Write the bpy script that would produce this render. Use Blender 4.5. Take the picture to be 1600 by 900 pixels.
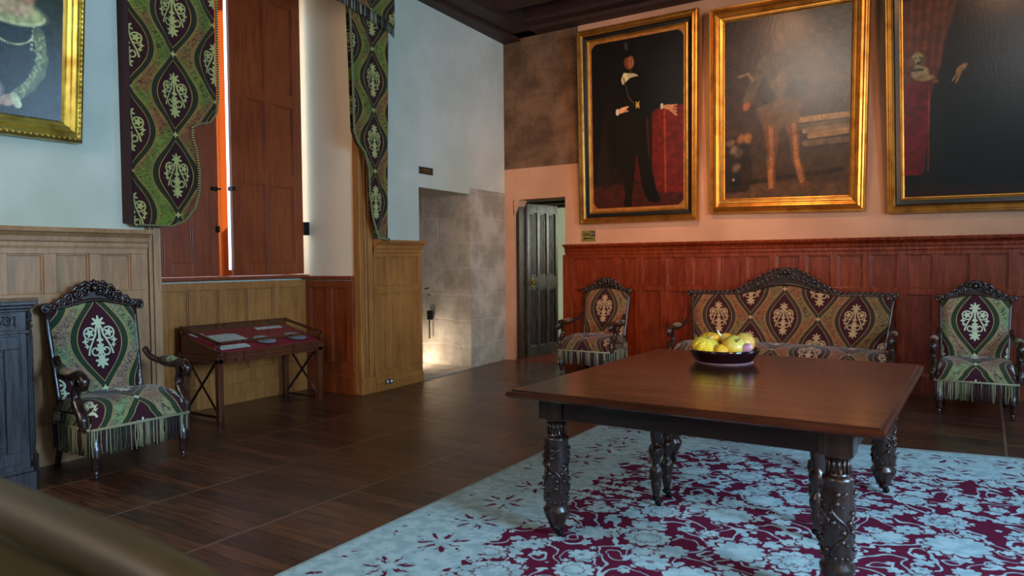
import bpy, math, random
import numpy as np
from mathutils import Vector, Matrix
PI = math.pi
for o in list(bpy.data.objects): bpy.data.objects.remove(o)
SC = bpy.context.scene
COL = SC.collection

# ------------------------------------------------------------------ camera
camd = bpy.data.cameras.new('camera'); cam = bpy.data.objects.new('camera', camd); COL.objects.link(cam)
camd.sensor_width = 36; camd.lens = 1137/1600*36; camd.clip_start = 0.05
R = Matrix(((0.83848801, -0.01245754, 0.54477764), (0.54484852, 0.03536472, -0.83778841), (-0.00882913, 0.99929683, 0.03644036)))
cam.matrix_world = Matrix.Translation((0, 0, 1.36)) @ R.to_4x4()
camd.dof.use_dof = True; camd.dof.focus_distance = 5.5; camd.dof.aperture_fstop = 2.2
SC.camera = cam

# ------------------------------------------------------------------ world, lights, exposure
w = bpy.data.worlds.new('sky'); SC.world = w; w.use_nodes = True
bg = w.node_tree.nodes['Background']; bg.inputs[0].default_value = (0.62, 0.78, 1.0, 1); bg.inputs[1].default_value = 3.0

def area(name, loc, target, sx, sy, energy, col, spread=180):
    l = bpy.data.lights.new(name, 'AREA'); l.shape = 'RECTANGLE'; l.size = sx; l.size_y = sy
    l.energy = energy; l.color = col; l.spread = math.radians(spread)
    o = bpy.data.objects.new(name, l); COL.objects.link(o); o.location = loc
    o.rotation_euler = (Vector(target)-Vector(loc)).to_track_quat('-Z', 'Z').to_euler()
    return o
COOL = (0.36, 0.66, 1.0); WARM = (1.0, 0.50, 0.24)
area('window_daylight_a', (3.35, 2.2, 2.3), (0, 2.2, 1.9), 1.5, 2.6, 680, COOL)
area('window_daylight_b', (3.35, 6.3, 2.3), (0, 6.0, 1.9), 1.5, 2.6, 90, COOL)
area('window_daylight_c', (2.93, -0.8, 1.7), (-3.4, 8.4, 2.5), 1.2, 1.3, 22, WARM, 36)  # unseen warm fill, added to light the back wall
area('window_daylight_d', (-3.4, -1.95, 3.6), (-4.2, 8.4, 2.6), 1.5, 1.2, 66, (1.0, 0.82, 0.62))
area('window_daylight_f', (1.0, -1.95, 3.6), (-0.2, 8.4, 3.0), 1.2, 1.2, 14, (1.0, 0.84, 0.62))
area('passage_daylight', (-6.35, 7.25, 0.06), (-5.6, 7.7, 0.0), 0.7, 0.06, 9, (1.0, 0.86, 0.72))
area('next_room_daylight', (-2.9, 11.2, 2.0), (-5.0, 12.6, 1.2), 1.2, 1.6, 60, (0.9, 1.0, 0.8))
SPOTS = [((-2.3, 5.0, 4.28), (-3.3, 8.4, 1.7)), ((0.2, 5.0, 4.28), (-0.9, 8.4, 1.9))]
for k, (a_, b_) in enumerate(SPOTS):
    l_ = bpy.data.lights.new('spot', 'SPOT'); l_.energy = (215, 55)[k]; l_.color = (1.0, 0.50, 0.24); l_.spot_size = math.radians(84); l_.spot_blend = 1.0; l_.shadow_soft_size = 0.04
    o_ = bpy.data.objects.new('spot', l_); COL.objects.link(o_); o_.location = a_; o_.rotation_euler = (Vector(b_)-Vector(a_)).to_track_quat('-Z', 'Z').to_euler()
sl = bpy.data.lights.new('sun', 'SUN'); sl.energy = 24; sl.angle = 0.01; sl.color = (1.0, 0.72, 0.45)
so_ = bpy.data.objects.new('sun', sl); COL.objects.link(so_); so_.rotation_euler = Vector((0.30, -0.95, -0.35)).to_track_quat('-Z', 'Z').to_euler()
SC.view_settings.view_transform = 'Standard'; SC.view_settings.look = 'None'
SC.view_settings.gamma = 1.0; SC.view_settings.use_curve_mapping = False; SC.view_settings.exposure = 0.35

# ------------------------------------------------------------------ helpers
def lin(c):
    return tuple(((v/12.92) if v <= 0.04045 else ((v+0.055)/1.055)**2.4) for v in c)
def srgb(r, g, b): return lin((r/255, g/255, b/255))

class Mat:
    def __init__(s, name, rough=0.5, metal=0.0, color=(0.5,)*3, spec=0.5):
        s.m = bpy.data.materials.new(name); s.m.use_nodes = True; s.t = s.m.node_tree
        s.b = s.t.nodes['Principled BSDF']; s.b.inputs['Roughness'].default_value = rough
        s.b.inputs['Metallic'].default_value = metal; s.b.inputs['Base Color'].default_value = (*color, 1)
        s.b.inputs['Specular IOR Level'].default_value = spec
    def node(s, typ, **kw):
        n = s.t.nodes.new(typ)
        for k, v in kw.items(): setattr(n, k, v)
        return n
    def put(s, val, sock):
        if isinstance(val, X): s.t.links.new(val.s, sock)
        elif isinstance(val, bpy.types.NodeSocket): s.t.links.new(val, sock)
        elif isinstance(val, (tuple, list)):
            sock.default_value = (*val, 1) if (len(val) == 3 and len(sock.default_value) == 4) else val
        else: sock.default_value = val
    def math(s, op, *a):
        n = s.node('ShaderNodeMath', operation=op)
        for i, v in enumerate(a): s.put(v, n.inputs[i])
        return X(s, n.outputs[0])
    def mix(s, f, a, b):
        n = s.node('ShaderNodeMix', data_type='RGBA'); s.put(f, n.inputs[0]); s.put(a, n.inputs[6]); s.put(b, n.inputs[7])
        return X(s, n.outputs[2])
    def step(s, v, a, b):
        n = s.node('ShaderNodeMapRange', interpolation_type='SMOOTHSTEP'); s.put(v, n.inputs[0])
        s.put(a, n.inputs[1]); s.put(b, n.inputs[2]); return X(s, n.outputs[0])
    def coord(s, which='Object'):
        return s.node('ShaderNodeTexCoord').outputs[which]
    def sep(s, vec):
        n = s.node('ShaderNodeSeparateXYZ'); s.put(vec, n.inputs[0]); return [X(s, n.outputs[i]) for i in range(3)]
    def comb(s, x, y, z):
        n = s.node('ShaderNodeCombineXYZ'); s.put(x, n.inputs[0]); s.put(y, n.inputs[1]); s.put(z, n.inputs[2]); return n.outputs[0]
    def vscale(s, vec, sc):
        n = s.node('ShaderNodeMapping'); s.put(vec, n.inputs[0]); n.inputs[3].default_value = sc; return n.outputs[0]
    def noise(s, vec, scale=5, detail=3, rough=0.5, dist=0, out=0):
        n = s.node('ShaderNodeTexNoise'); s.put(vec, n.inputs['Vector']); n.inputs['Scale'].default_value = scale
        n.inputs['Detail'].default_value = detail; n.inputs['Roughness'].default_value = rough; n.inputs['Distortion'].default_value = dist
        return X(s, n.outputs[out])
    def voro(s, vec, scale=5, rnd=1.0):
        n = s.node('ShaderNodeTexVoronoi'); s.put(vec, n.inputs['Vector']); n.inputs['Scale'].default_value = scale
        n.inputs['Randomness'].default_value = rnd
        return n
    def bump(s, h, strength=0.3, dist=0.01):
        n = s.node('ShaderNodeBump'); n.inputs['Strength'].default_value = strength; n.inputs['Distance'].default_value = dist
        s.put(h, n.inputs['Height']); s.t.links.new(n.outputs[0], s.b.inputs['Normal'])
    def base(s, c): s.put(c, s.b.inputs['Base Color'])
    def rough(s, c): s.put(c, s.b.inputs['Roughness'])
class X:
    def __init__(s, m, sock): s.m = m; s.s = sock
    def __add__(s, o): return s.m.math('ADD', s, o)
    __radd__ = __add__
    def __sub__(s, o): return s.m.math('SUBTRACT', s, o)
    def __rsub__(s, o): return s.m.math('SUBTRACT', o, s)
    def __mul__(s, o): return s.m.math('MULTIPLY', s, o)
    __rmul__ = __mul__
    def __truediv__(s, o): return s.m.math('DIVIDE', s, o)
    def __pow__(s, o): return s.m.math('POWER', s, o)
    def f(s, op, *a): return s.m.math(op, s, *a)
    def lt(s, o): return s.m.math('LESS_THAN', s, o)
    def gt(s, o): return s.m.math('GREATER_THAN', s, o)
    def abs(s): return s.m.math('ABSOLUTE', s)
    def max(s, o): return s.m.math('MAXIMUM', s, o)
    def min(s, o): return s.m.math('MINIMUM', s, o)

def wood(name, c1, c2, rough=0.35, axis='z', fine=1.0, bump=0.15, spec=0.5):
    M = Mat(name, rough, spec=spec); co = M.coord()
    sc = {'z': (9, 9, 0.9), 'x': (0.9, 9, 9), 'y': (9, 0.9, 9)}[axis]
    v = M.vscale(co, tuple(q*fine for q in sc))
    n = M.noise(v, 3, 6, 0.6, 0.6); n2 = M.noise(M.vscale(co, tuple(q*fine*4 for q in sc)), 4, 4, 0.6)
    n3 = M.noise(co, 1.7, 3)
    t = M.step(n*0.45+n2*0.25+n3*0.3, 0.33, 0.67)
    M.base(M.mix(t, c1, c2)); M.bump(n2+n*0.5, bump, 0.004)
    M.rough(rough + (n-0.5)*0.25)
    return M.m

# ---- materials
OAK = wood('light_oak', srgb(146, 102, 64), srgb(186, 140, 96), 0.42)
OAKG = wood('golden_oak', srgb(140, 84, 36), srgb(188, 122, 58), 0.4)
WARMOAK = wood('red_stained_oak', srgb(88, 26, 6), srgb(134, 50, 14), 0.27)  # oak with the back wall's warm light put into its colour
SHUT = wood('shutter_oak', srgb(112, 42, 14), srgb(156, 68, 24), 0.38)
DARKW = wood('dark_walnut', srgb(26, 16, 14), srgb(58, 34, 26), 0.25, fine=1.4, spec=0.7)
CABW = wood('blackened_oak', srgb(32, 32, 36), srgb(68, 64, 66), 0.28, fine=1.2, spec=0.8, bump=0.05)
MAHO = wood('mahogany_top', srgb(42, 18, 10), srgb(78, 38, 20), 0.18, axis='x', fine=0.8, bump=0.05, spec=0.7)
MAHOD = wood('dark_mahogany', srgb(18, 9, 7), srgb(38, 17, 11), 0.24, axis='x', spec=0.6)
CASEW = wood('case_mahogany', srgb(58, 24, 12), srgb(104, 52, 26), 0.3, axis='z', spec=0.6)
BEAM = wood('ceiling_beam', srgb(34, 16, 10), srgb(64, 34, 20), 0.6, axis='y')

def m_floor():
    M = Mat('waxed_floorboards', 0.3, spec=0.6); co = M.coord(); x, y, z = M.sep(co)
    bay = ((x+3.96)/0.82); bi = bay.f('FLOOR'); bf = bay-bi
    pl = (y+bi*0.047)/0.105; pi_ = pl.f('FLOOR'); pf = pl-pi_
    wn = M.node('ShaderNodeTexWhiteNoise'); M.put(M.comb(bi, pi_, 0.0), wn.inputs[0]); rnd = X(M, wn.outputs[0])
    g = M.noise(M.comb(x*1.2+rnd*9, y*16, 0.0), 2.5, 6, 0.65, 0.4)
    c = M.mix(M.step(g, 0.3, 0.7), srgb(44, 27, 20), srgb(112, 68, 42))
    c = M.mix(M.step(rnd, 0.15, 0.95)*0.75, c, M.mix(g, srgb(22, 13, 11), srgb(56, 34, 26)))
    seam = pf.lt(0.06).max(0.0); bs = (bf-0.5).abs().gt(0.490)
    c = M.mix(seam*0.8, c, srgb(12, 8, 7)); c = M.mix(bs*0.7, c, srgb(130, 104, 90))
    st = M.noise(co, 1.3, 5, 0.6)
    c = M.mix(M.step(st, 0.52, 0.75)*0.4, c, srgb(88, 70, 66))
    M.base(c); M.rough(0.14 + st*0.2 + g*0.14)
    M.bump(g*0.4 + (1-seam)*1.0 + M.noise(M.comb(x*2, y*9.5, 0), 1.0, 2)*1.2, 0.5, 0.006)
    return M.m
FLOOR = m_floor()

def m_plaster(name, c1, c2, c3, blotch=1.2):
    M = Mat(name, 0.85, spec=0.2); co = M.coord()
    n = M.noise(co, blotch, 5, 0.6); n2 = M.noise(co, 9, 6, 0.7); n3 = M.noise(co, 0.6, 2)
    c = M.mix(M.step(n, 0.35, 0.65), c1, c2); c = M.mix(M.step(n3, 0.5, 0.7)*0.6, c, c3)
    M.base(c); M.bump(n2+n, 0.25, 0.01); return M.m
PLAST = m_plaster('pale_limewash', srgb(206, 204, 186), srgb(190, 190, 170), srgb(178, 184, 158))
PINK = m_plaster('ochre_pink_plaster', srgb(200, 150, 116), srgb(184, 136, 104), srgb(170, 128, 98))
CREAM = m_plaster('cream_plaster', srgb(252, 224, 188), srgb(244, 216, 182), srgb(236, 212, 186))

def m_stone(name, c1, c2, mort):
    M = Mat(name, 0.85, spec=0.25); co = M.coord(); x, y, z = M.sep(co)
    b = M.node('ShaderNodeTexBrick'); nn = M.noise(co, 1.6, 2); nn2 = M.noise(co, 3.1, 2); M.put(M.comb(y-x+nn*0.25, z+nn2*0.10, 0.0), b.inputs['Vector']); b.inputs['Scale'].default_value = 1
    b.inputs['Brick Width'].default_value = 0.62; b.inputs['Row Height'].default_value = 0.33; b.inputs['Mortar Size'].default_value = 0.012
    b.inputs['Mortar Smooth'].default_value = 0.6
    n = M.noise(co, 2.5, 6, 0.65); n2 = M.noise(co, 22, 5, 0.7)
    c = M.mix(M.step(n, 0.35, 0.65), c1, c2); c = M.mix(X(M, b.outputs['Fac'])*0.3, c, mort)
    c = M.mix(M.step(n2, 0.58, 0.7)*0.35, c, srgb(120, 108, 90))
    M.base(c); M.bump(n2*0.5+n-X(M, b.outputs['Fac'])*0.6, 0.5, 0.02); return M.m
STONE = m_stone('pale_limestone', srgb(186, 172, 150), srgb(150, 136, 116), srgb(206, 198, 180))
DSTONE = m_stone('weathered_limestone', srgb(124, 92, 66), srgb(86, 62, 44), srgb(104, 78, 58))

def m_fabric(name, ground1, ground2, maroon, band, gold, motif):
    M = Mat(name, 0.85, spec=0.15); u, v, _ = M.sep(M.coord('UV'))
    S, H, W = 0.358, 0.62, 0.176
    def cell(u0, v0):
        a = (u+u0)/(2*S); a = (a-(a+0.5).f('FLOOR'))*(2*S)
        b = (v+v0)/H; b = (b-(b+0.5).f('FLOOR'))*H
        a = a.abs(); w_ = ((b*(PI/H)).f('COSINE').max(0.0)**1.25)*W
        return a, b, a-w_
    a1, b1, d1 = cell(0, 0); a2, b2, d2 = cell(S, H/2)
    pick = d1.lt(d2)
    def sel(p, q): return q+(p-q)*pick
    a, b, d = sel(a1, a2), sel(b1, b2), sel(d1, d2)
    co = M.comb(u, v, 0.0)
    n = M.noise(M.vscale(co, (1, 1.3, 1)), 9, 1.5, 0.4, 2.2); n0 = M.noise(co, 2.4, 2)
    g = M.mix(M.step(n0, 0.42, 0.58), ground1, ground2)
    line = ((n-0.5).abs()).lt(0.026).max(((n-0.60).abs()).lt(0.020)).max(((n-0.40).abs()).lt(0.018))
    g = M.mix(line*0.75, g, maroon)
    g = M.mix((((n-0.45).abs()).lt(0.012))*0.7, g, gold)
    c = M.mix(d.lt(-0.026), g, maroon)
    c = M.mix(((d+0.004).abs()).lt(0.024), c, band)
    c = M.mix((((d+0.004).abs()-0.024).abs()).lt(0.0032), c, gold)
    c = M.mix((((d-0.034)).abs()).lt(0.0022), c, gold)
    def circ(x0, y0): return ((a-x0)*(a-x0)+(b-y0)*(b-y0)).f('SQRT')
    def flower(x0, y0, r, k, amp, ph=0.0):
        th = M.math('ARCTAN2', b-y0, a-x0)
        return circ(x0, y0).lt(((th*k+ph).f('COSINE')*amp+1.0)*r)
    m = ((circ(0.062, 0.050)-0.038).abs()).lt(0.0052)
    m = m.max(flower(0.063, 0.052, 0.023, 5, 0.3))
    m = m.max((((circ(0.036, -0.070)-0.024).abs()).lt(0.0052)))
    bc = b.max(-0.10).min(0.09)
    cur = 0.050+((bc-0.09)*(PI/0.19)).f('COSINE')*(-0.032)
    m = m.max((((a-cur).abs()).lt(0.0062))*((b-0.0).abs().lt(0.09)))
    m = m.max((a.lt(0.008))*((b+0.0).abs().lt(0.11)))
    m = m.max(flower(0.0, 0.120, 0.034, 7, 0.38, PI/2)); m = m.max(flower(0.0, -0.135, 0.036, 7, 0.3, -PI/2))
    m = m.max(flower(0.0, -0.05, 0.026, 5, 0.35, PI/2)); m = m.max(flower(0.096, 0.0, 0.015, 4, 0.4)); m = m.max(flower(0.088, -0.032, 0.012, 4, 0.4)); m = m.max(flower(0.0, 0.012, 0.018, 3, 0.4, PI/2))
    c = M.mix(m*(d.lt(-0.02)), c, motif)
    bn = (b.abs()-H/2).abs()
    c = M.mix(((a**0.6)+(bn**0.6)).lt(0.13), c, motif)
    wv = M.noise(M.vscale(co, (1, 9, 1)), 60, 2)
    c = M.mix(wv*0.22, c, srgb(20, 16, 14))
    M.base(c); M.bump(wv*0.6+m*0.6+n*0.4, 0.35, 0.003)
    M.b.inputs['Sheen Weight'].default_value = 0.15
    return M.m
FAB = m_fabric('ogee_brocade', srgb(132, 160, 112), srgb(164, 132, 112), srgb(62, 22, 36), srgb(46, 62, 44), srgb(176, 150, 90), srgb(208, 216, 178))
FABC = m_fabric('ogee_curtain_brocade', srgb(104, 124, 46), srgb(138, 88, 52), srgb(50, 16, 20), srgb(40, 40, 24), srgb(150, 118, 56), srgb(176, 168, 100))
FABR = m_fabric('faded_ogee_brocade', srgb(122, 104, 62), srgb(146, 88, 56), srgb(56, 20, 22), srgb(56, 46, 36), srgb(150, 116, 70), srgb(178, 146, 104))  # same brocade with the warm light mixed into its colours
DARKFAB = Mat('maroon_side_cloth', 0.9, color=srgb(52, 22, 20)).m

def m_fringe():
    M = Mat('bullion_fringe', 0.75); u, v, _ = M.sep(M.coord('UV'))
    k = (u*70).f('FLOOR'); wn = M.node('ShaderNodeTexWhiteNoise', noise_dimensions='1D'); M.put(k, wn.inputs['W']); r = X(M, wn.outputs[0])
    c = M.mix(r.gt(0.45), srgb(48, 26, 32), srgb(144, 138, 106)); c = M.mix(r.gt(0.8), c, srgb(74, 86, 56))
    M.base(c); return M.m
FRINGE = m_fringe()

def m_braid():
    M = Mat('curtain_braid', 0.8); u, v, _ = M.sep(M.coord('UV')); k = (u/0.02); k = (k-k.f('FLOOR'))
    M.base(M.mix(k.lt(0.5), srgb(44, 38, 24), srgb(150, 146, 92))); return M.m
BRAID = m_braid()

def m_gold(name, a, b, rough=0.3):
    M = Mat(name, rough, 0.85); co = M.coord(); n = M.noise(co, 7, 5, 0.6); M.base(M.mix(M.step(n, 0.4, 0.75), a, b))
    M.bump(M.noise(co, 60, 3), 0.12, 0.002); return M.m
GOLD = m_gold('old_gilding', srgb(206, 144, 62), srgb(160, 100, 38))
GOLDY = m_gold('pale_gilding', srgb(206, 182, 96), srgb(140, 112, 42), 0.32)
BLACKW = Mat('ebonised_moulding', 0.25, color=srgb(20, 12, 9)).m
IRON = Mat('wrought_iron', 0.5, 0.7, color=srgb(28, 26, 26)).m
BRASS = m_gold('aged_brass', srgb(150, 122, 60), srgb(96, 76, 36), 0.35)
def m_canvas():
    M = Mat('varnished_oil_paint', 0.22, spec=0.5); a = M.node('ShaderNodeVertexColor', layer_name='paint')
    co = M.coord(); n = M.noise(co, 90, 3, 0.6); n2 = M.noise(M.vscale(co, (1, 1, 0.4)), 40, 3)
    c = M.mix((n-0.4)*0.35, X(M, a.outputs[0]), srgb(30, 18, 10)); M.base(c); M.bump(n+n2, 0.22, 0.002)
    return M.m
CANVAS = m_canvas()
def m_glass():
    m = bpy.data.materials.new('clear_glass'); m.use_nodes = True; t = m.node_tree; t.nodes.clear()
    o = t.nodes.new('ShaderNodeOutputMaterial'); mx = t.nodes.new('ShaderNodeMixShader'); tr = t.nodes.new('ShaderNodeBsdfTransparent'); gl = t.nodes.new('ShaderNodeBsdfGlossy'); fr = t.nodes.new('ShaderNodeLayerWeight'); pw = t.nodes.new('ShaderNodeMath'); pw.operation = 'POWER'; pw.inputs[1].default_value = 6.0; ml = t.nodes.new('ShaderNodeMath'); ml.operation = 'MULTIPLY'; ml.inputs[1].default_value = 0.45; fr.inputs['Blend'].default_value = 0.5
    tr.inputs[0].default_value = (0.93, 0.97, 0.95, 1); gl.inputs['Roughness'].default_value = 0.03
    t.links.new(fr.outputs['Facing'], pw.inputs[0]); t.links.new(pw.outputs[0], ml.inputs[0]); t.links.new(ml.outputs[0], mx.inputs[0]); t.links.new(tr.outputs[0], mx.inputs[1]); t.links.new(gl.outputs[0], mx.inputs[2]); t.links.new(mx.outputs[0], o.inputs[0]); return m
GLASS = m_glass()

def m_rug():
    M = Mat('floral_carpet_pile', 0.95, spec=0.1); u, v, _ = M.sep(M.coord('UV')); co0 = M.comb(u, v, 0.0)
    crim = srgb(104, 20, 50); pale = srgb(188, 210, 208); pale2 = srgb(162, 188, 190)
    nz = M.node('ShaderNodeTexNoise'); M.put(co0, nz.inputs['Vector']); nz.inputs['Scale'].default_value = 9; nz.inputs['Detail'].default_value = 2
    va = M.node('ShaderNodeVectorMath', operation='SUBTRACT'); M.put(nz.outputs['Color'], va.inputs[0]); va.inputs[1].default_value = (0.5, 0.5, 0.5)
    vs = M.node('ShaderNodeVectorMath', operation='SCALE'); M.put(va.outputs[0], vs.inputs[0]); vs.inputs['Scale'].default_value = 0.045
    vd = M.node('ShaderNodeVectorMath', operation='ADD'); M.put(vs.outputs[0], vd.inputs[0]); M.put(co0, vd.inputs[1]); co = vd.outputs[0]
    def flowers(scale, off, r0, r1, k, amp, rnd=0.8, keep=1.0):
        sc = M.node('ShaderNodeVectorMath', operation='MULTIPLY_ADD'); M.put(co, sc.inputs[0]); sc.inputs[1].default_value = (scale,)*3; sc.inputs[2].default_value = (off, off*0.7, 0.3)
        vo = M.node('ShaderNodeTexVoronoi', voronoi_dimensions='2D'); M.put(sc.outputs[0], vo.inputs['Vector']); vo.inputs['Scale'].default_value = 1; vo.inputs['Randomness'].default_value = rnd
        df = M.node('ShaderNodeVectorMath', operation='SUBTRACT'); M.put(sc.outputs[0], df.inputs[0]); M.put(vo.outputs['Position'], df.inputs[1])
        dx, dy, _z = M.sep(df.outputs[0]); cr, cg, cb = M.sep(vo.outputs['Color'])
        th = M.math('ARCTAN2', dy, dx); rr = (dx*dx+dy*dy).f('SQRT')
        edge = (((th*k+cr*6).f('COSINE').abs())*amp+1.0-amp*0.5)*(cg*(r1-r0)+r0)
        return (edge-rr)*(1.0/scale), rr/edge, th, cb
    d1, q1, t1, c1 = flowers(2.3, 0.0, 0.17, 0.34, 6, 0.22, 0.8)
    d2, q2, t2, c2 = flowers(4.9, 3.3, 0.14, 0.38, 4, 0.40, 0.9)
    d3, q3, t3, c3 = flowers(9.0, 7.7, 0.10, 0.36, 2.5, 0.6, 1.0)
    n = M.noise(co, 4.0, 1.5, 0.5, 0.4); n2 = M.noise(co, 13, 3, 0.6)
    vine = ((n-0.5).abs()).lt(0.013).max(((n-0.37).abs()).lt(0.010)).max(((n-0.63).abs()).lt(0.010))
    gap = d1.gt(-0.014)*(d1.lt(0.0))
    f = vine.max(d3.gt(0.0)).max(d2.gt(0.0)*(d2.gt(0.0)))
    f = f*(1-gap)
    f = f.max(d1.gt(0.0))
    ring2 = (d2.lt(0.0))*(d2.gt(-0.008))*(d1.lt(0.0)); f = f*(1-ring2)
    core = (q1.gt(0.52))*(q1.lt(0.60))*(c1.gt(0.55)); petal = (q1.gt(0.3))*(q1.lt(0.85))*(((t1*6).f('COSINE').abs()).lt(0.14))*(c1.gt(0.8))
    f = f*(1-(core.max(petal))*0.75)
    f = f*(1-(q2.lt(0.22))*(c2.gt(0.5))*0.7)
    # border: pale band with sparse crimson sprigs along the left and far edges
    e = u.min(3.42-v+0.0*u)
    wob = M.noise(co0, 6, 2)
    bord = (e+(wob-0.5)*0.30).lt(0.62)
    sprig_n = M.noise(co, 34, 2, 0.6)
    ss, qq, tt, cc = flowers(2.9, 1.1, 0.26, 0.34, 9, 0.6, 0.25)
    spr = (qq.gt(0.42))*(qq.lt(1.0))*(((tt*7+sprig_n*5).f('SINE')).gt(0.45))
    spk = (M.noise(co, 26, 2)).gt(0.70)
    fb = (1-spr*(e.gt(0.10)))*(1-spk*0.5)
    f = f+(fb-f)*bord
    c = M.mix(f.max(0.0).min(1.0), crim, M.mix(M.step(n2, 0.4, 0.6), pale, pale2))
    c = M.mix((e.lt(0.02))*0.5, c, srgb(150, 150, 130))
    pile = M.noise(co0, 260, 2)
    c = M.mix(pile*0.15, c, srgb(60, 60, 66))
    M.base(c); M.bump(pile+f*0.5, 0.4, 0.004); return M.m
RUG = m_rug()

# ---- mesh builder
class MB:
    def __init__(s): s.v = []; s.f = []; s.uv = {}; s.sm = []
    def add(s, vs, fs, smooth=False, uvs=None, M=None):
        o = len(s.v)
        s.v += [tuple(M @ Vector(p)) if M is not None else tuple(p) for p in vs]
        for f in fs: s.f.append(tuple(i+o for i in f)); s.sm.append(smooth)
        if uvs is not None:
            for i, q in enumerate(uvs): s.uv[o+i] = q
        return s
    def box(s, x0, x1, y0, y1, z0, z1, M=None):
        x0, x1 = sorted((x0, x1)); y0, y1 = sorted((y0, y1)); z0, z1 = sorted((z0, z1))
        v = [(x, y, z) for z in (z0, z1) for y in (y0, y1) for x in (x0, x1)]
        return s.add(v, [(0, 2, 3, 1), (4, 5, 7, 6), (0, 1, 5, 4), (2, 6, 7, 3), (0, 4, 6, 2), (1, 3, 7, 5)], M=M)
    def tube(s, path, r, n=8, smooth=True, M=None, sq=1.0, up=None):
        path = [Vector(p) for p in path]; m = len(path)
        rs = r if isinstance(r, (list, tuple)) else [r]*m
        vs = []; uvs = []; L = 0; prev = None
        for i, p in enumerate(path):
            t = (path[min(i+1, m-1)]-path[max(i-1, 0)]); t.normalize()
            if prev is None:
                a = Vector(up) if up else (Vector((0, 0, 1)) if abs(t.z) < 0.9 else Vector((1, 0, 0)))
                e1 = (a-t*a.dot(t)).normalized()
            else:
                e1 = (prev-t*prev.dot(t)); e1 = e1.normalized() if e1.length > 1e-6 else prev
            prev = e1; e2 = t.cross(e1)
            if i: L += (p-path[i-1]).length
            for k in range(n):
                a = 2*PI*k/n; vs.append(p+(e1*math.cos(a)+e2*math.sin(a)*sq)*rs[i]); uvs.append((L, k/n))
        fs = [(i*n+k, i*n+(k+1) % n, (i+1)*n+(k+1) % n, (i+1)*n+k) for i in range(m-1) for k in range(n)]
        fs += [tuple(range(n))[::-1], tuple((m-1)*n+k for k in range(n))]
        return s.add(vs, fs, smooth, uvs, M)
    def lathe(s, prof, cx=0, cy=0, n=20, M=None, flute=None):
        vs = []
        for (r, z) in prof:
            for k in range(n):
                a = 2*PI*k/n; rr = r
                if flute and flute[0] <= z <= flute[1] and k % 2: rr = r*0.88
                vs.append((cx+rr*math.cos(a), cy+rr*math.sin(a), z))
        m = len(prof)
        fs = [(i*n+k, i*n+(k+1) % n, (i+1)*n+(k+1) % n, (i+1)*n+k) for i in range(m-1) for k in range(n)]
        fs += [tuple(range(n))[::-1], tuple((m-1)*n+k for k in range(n))]
        return s.add(vs, fs, True, None, M)
    def ball(s, c, r, n=10, M=None, rot=None):
        rx, ry, rz = r if isinstance(r, (tuple, list)) else (r, r, r)
        vs = []; h = n//2+1
        for i in range(h+1):
            ph = PI*i/h
            for k in range(n):
                a = 2*PI*k/n; p = Vector((rx*math.sin(ph)*math.cos(a), ry*math.sin(ph)*math.sin(a), rz*math.cos(ph)))
                if rot is not None: p = rot @ p
                vs.append(Vector(c)+p)
        fs = [(i*n+k, (i+1)*n+k, (i+1)*n+(k+1) % n, i*n+(k+1) % n) for i in range(h) for k in range(n)]
        return s.add(vs, fs, True, None, M)
    def prism(s, poly, fn, d0, d1, uvfn=None):
        n = len(poly); vs = [fn(a, b, d0) for a, b in poly]+[fn(a, b, d1) for a, b in poly]
        fs = [tuple(range(n)), tuple(range(2*n-1, n-1, -1))]+[(i, i+n, (i+1) % n+n, (i+1) % n) for i in range(n)]
        return s.add(vs, fs, False, [(a, b) for a, b in poly]*2 if uvfn is None else [uvfn(a, b) for a, b in poly]*2)
    def grid(s, nu, nv, fn, uvfn=None, smooth=True, M=None, wrap=False):
        vs = []; uv = []
        for j in range(nv+1):
            for i in range(nu+1):
                p = fn(i/nu, j/nv); vs.append(p); uv.append(uvfn(i/nu, j/nv) if uvfn else (i/nu, j/nv))
        W = nu+1
        fs = [(j*W+i, j*W+i+1, (j+1)*W+i+1, (j+1)*W+i) for j in range(nv) for i in range(nu)]
        return s.add(vs, fs, smooth, uv, M)
    def build(s, name, mat, parent=None, bevel=0, fix=True):
        me = bpy.data.meshes.new(name); me.from_pydata([tuple(p) for p in s.v], [], s.f)
        me.polygons.foreach_set('use_smooth', s.sm)
        if s.uv:
            ul = me.uv_layers.new(name='UVMap'); li = np.zeros(len(me.loops), dtype=np.int32); me.loops.foreach_get('vertex_index', li)
            arr = np.zeros((len(s.v), 2), dtype=np.float32)
            for k, q in s.uv.items(): arr[k] = q
            ul.data.foreach_set('uv', arr[li].ravel())
        if fix:
            import bmesh
            bm = bmesh.new(); bm.from_mesh(me); bmesh.ops.recalc_face_normals(bm, faces=bm.faces); bm.to_mesh(me); bm.free()
        me.materials.append(mat); me.update()
        o = bpy.data.objects.new(name, me); COL.objects.link(o)
        if parent: o.parent = parent
        if bevel:
            b = o.modifiers.new('bevel', 'BEVEL'); b.width = bevel; b.segments = 2; b.limit_method = 'ANGLE'; b.angle_limit = math.radians(50)
        return o
def tag(o, label, cat, group=None, kind=None):
    o['label'] = label; o['category'] = cat
    if group: o['group'] = group
    if kind: o['kind'] = kind
    return o
def struct(o, label=None):
    o['kind'] = 'structure'
    if label: o['label'] = label
    return o
def empty(name, loc, rz=0, sc=1):
    e = bpy.data.objects.new(name, None); COL.objects.link(e); e.location = loc; e.rotation_euler = (0, 0, rz); e.scale = (sc,)*3 if not isinstance(sc, tuple) else sc
    e.empty_display_size = 0.1; return e
def copy_tree(o, parent=None):
    c = o.copy(); COL.objects.link(c)
    if parent: c.parent = parent
    for ch in list(o.children): copy_tree(ch, c)
    return c
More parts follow.
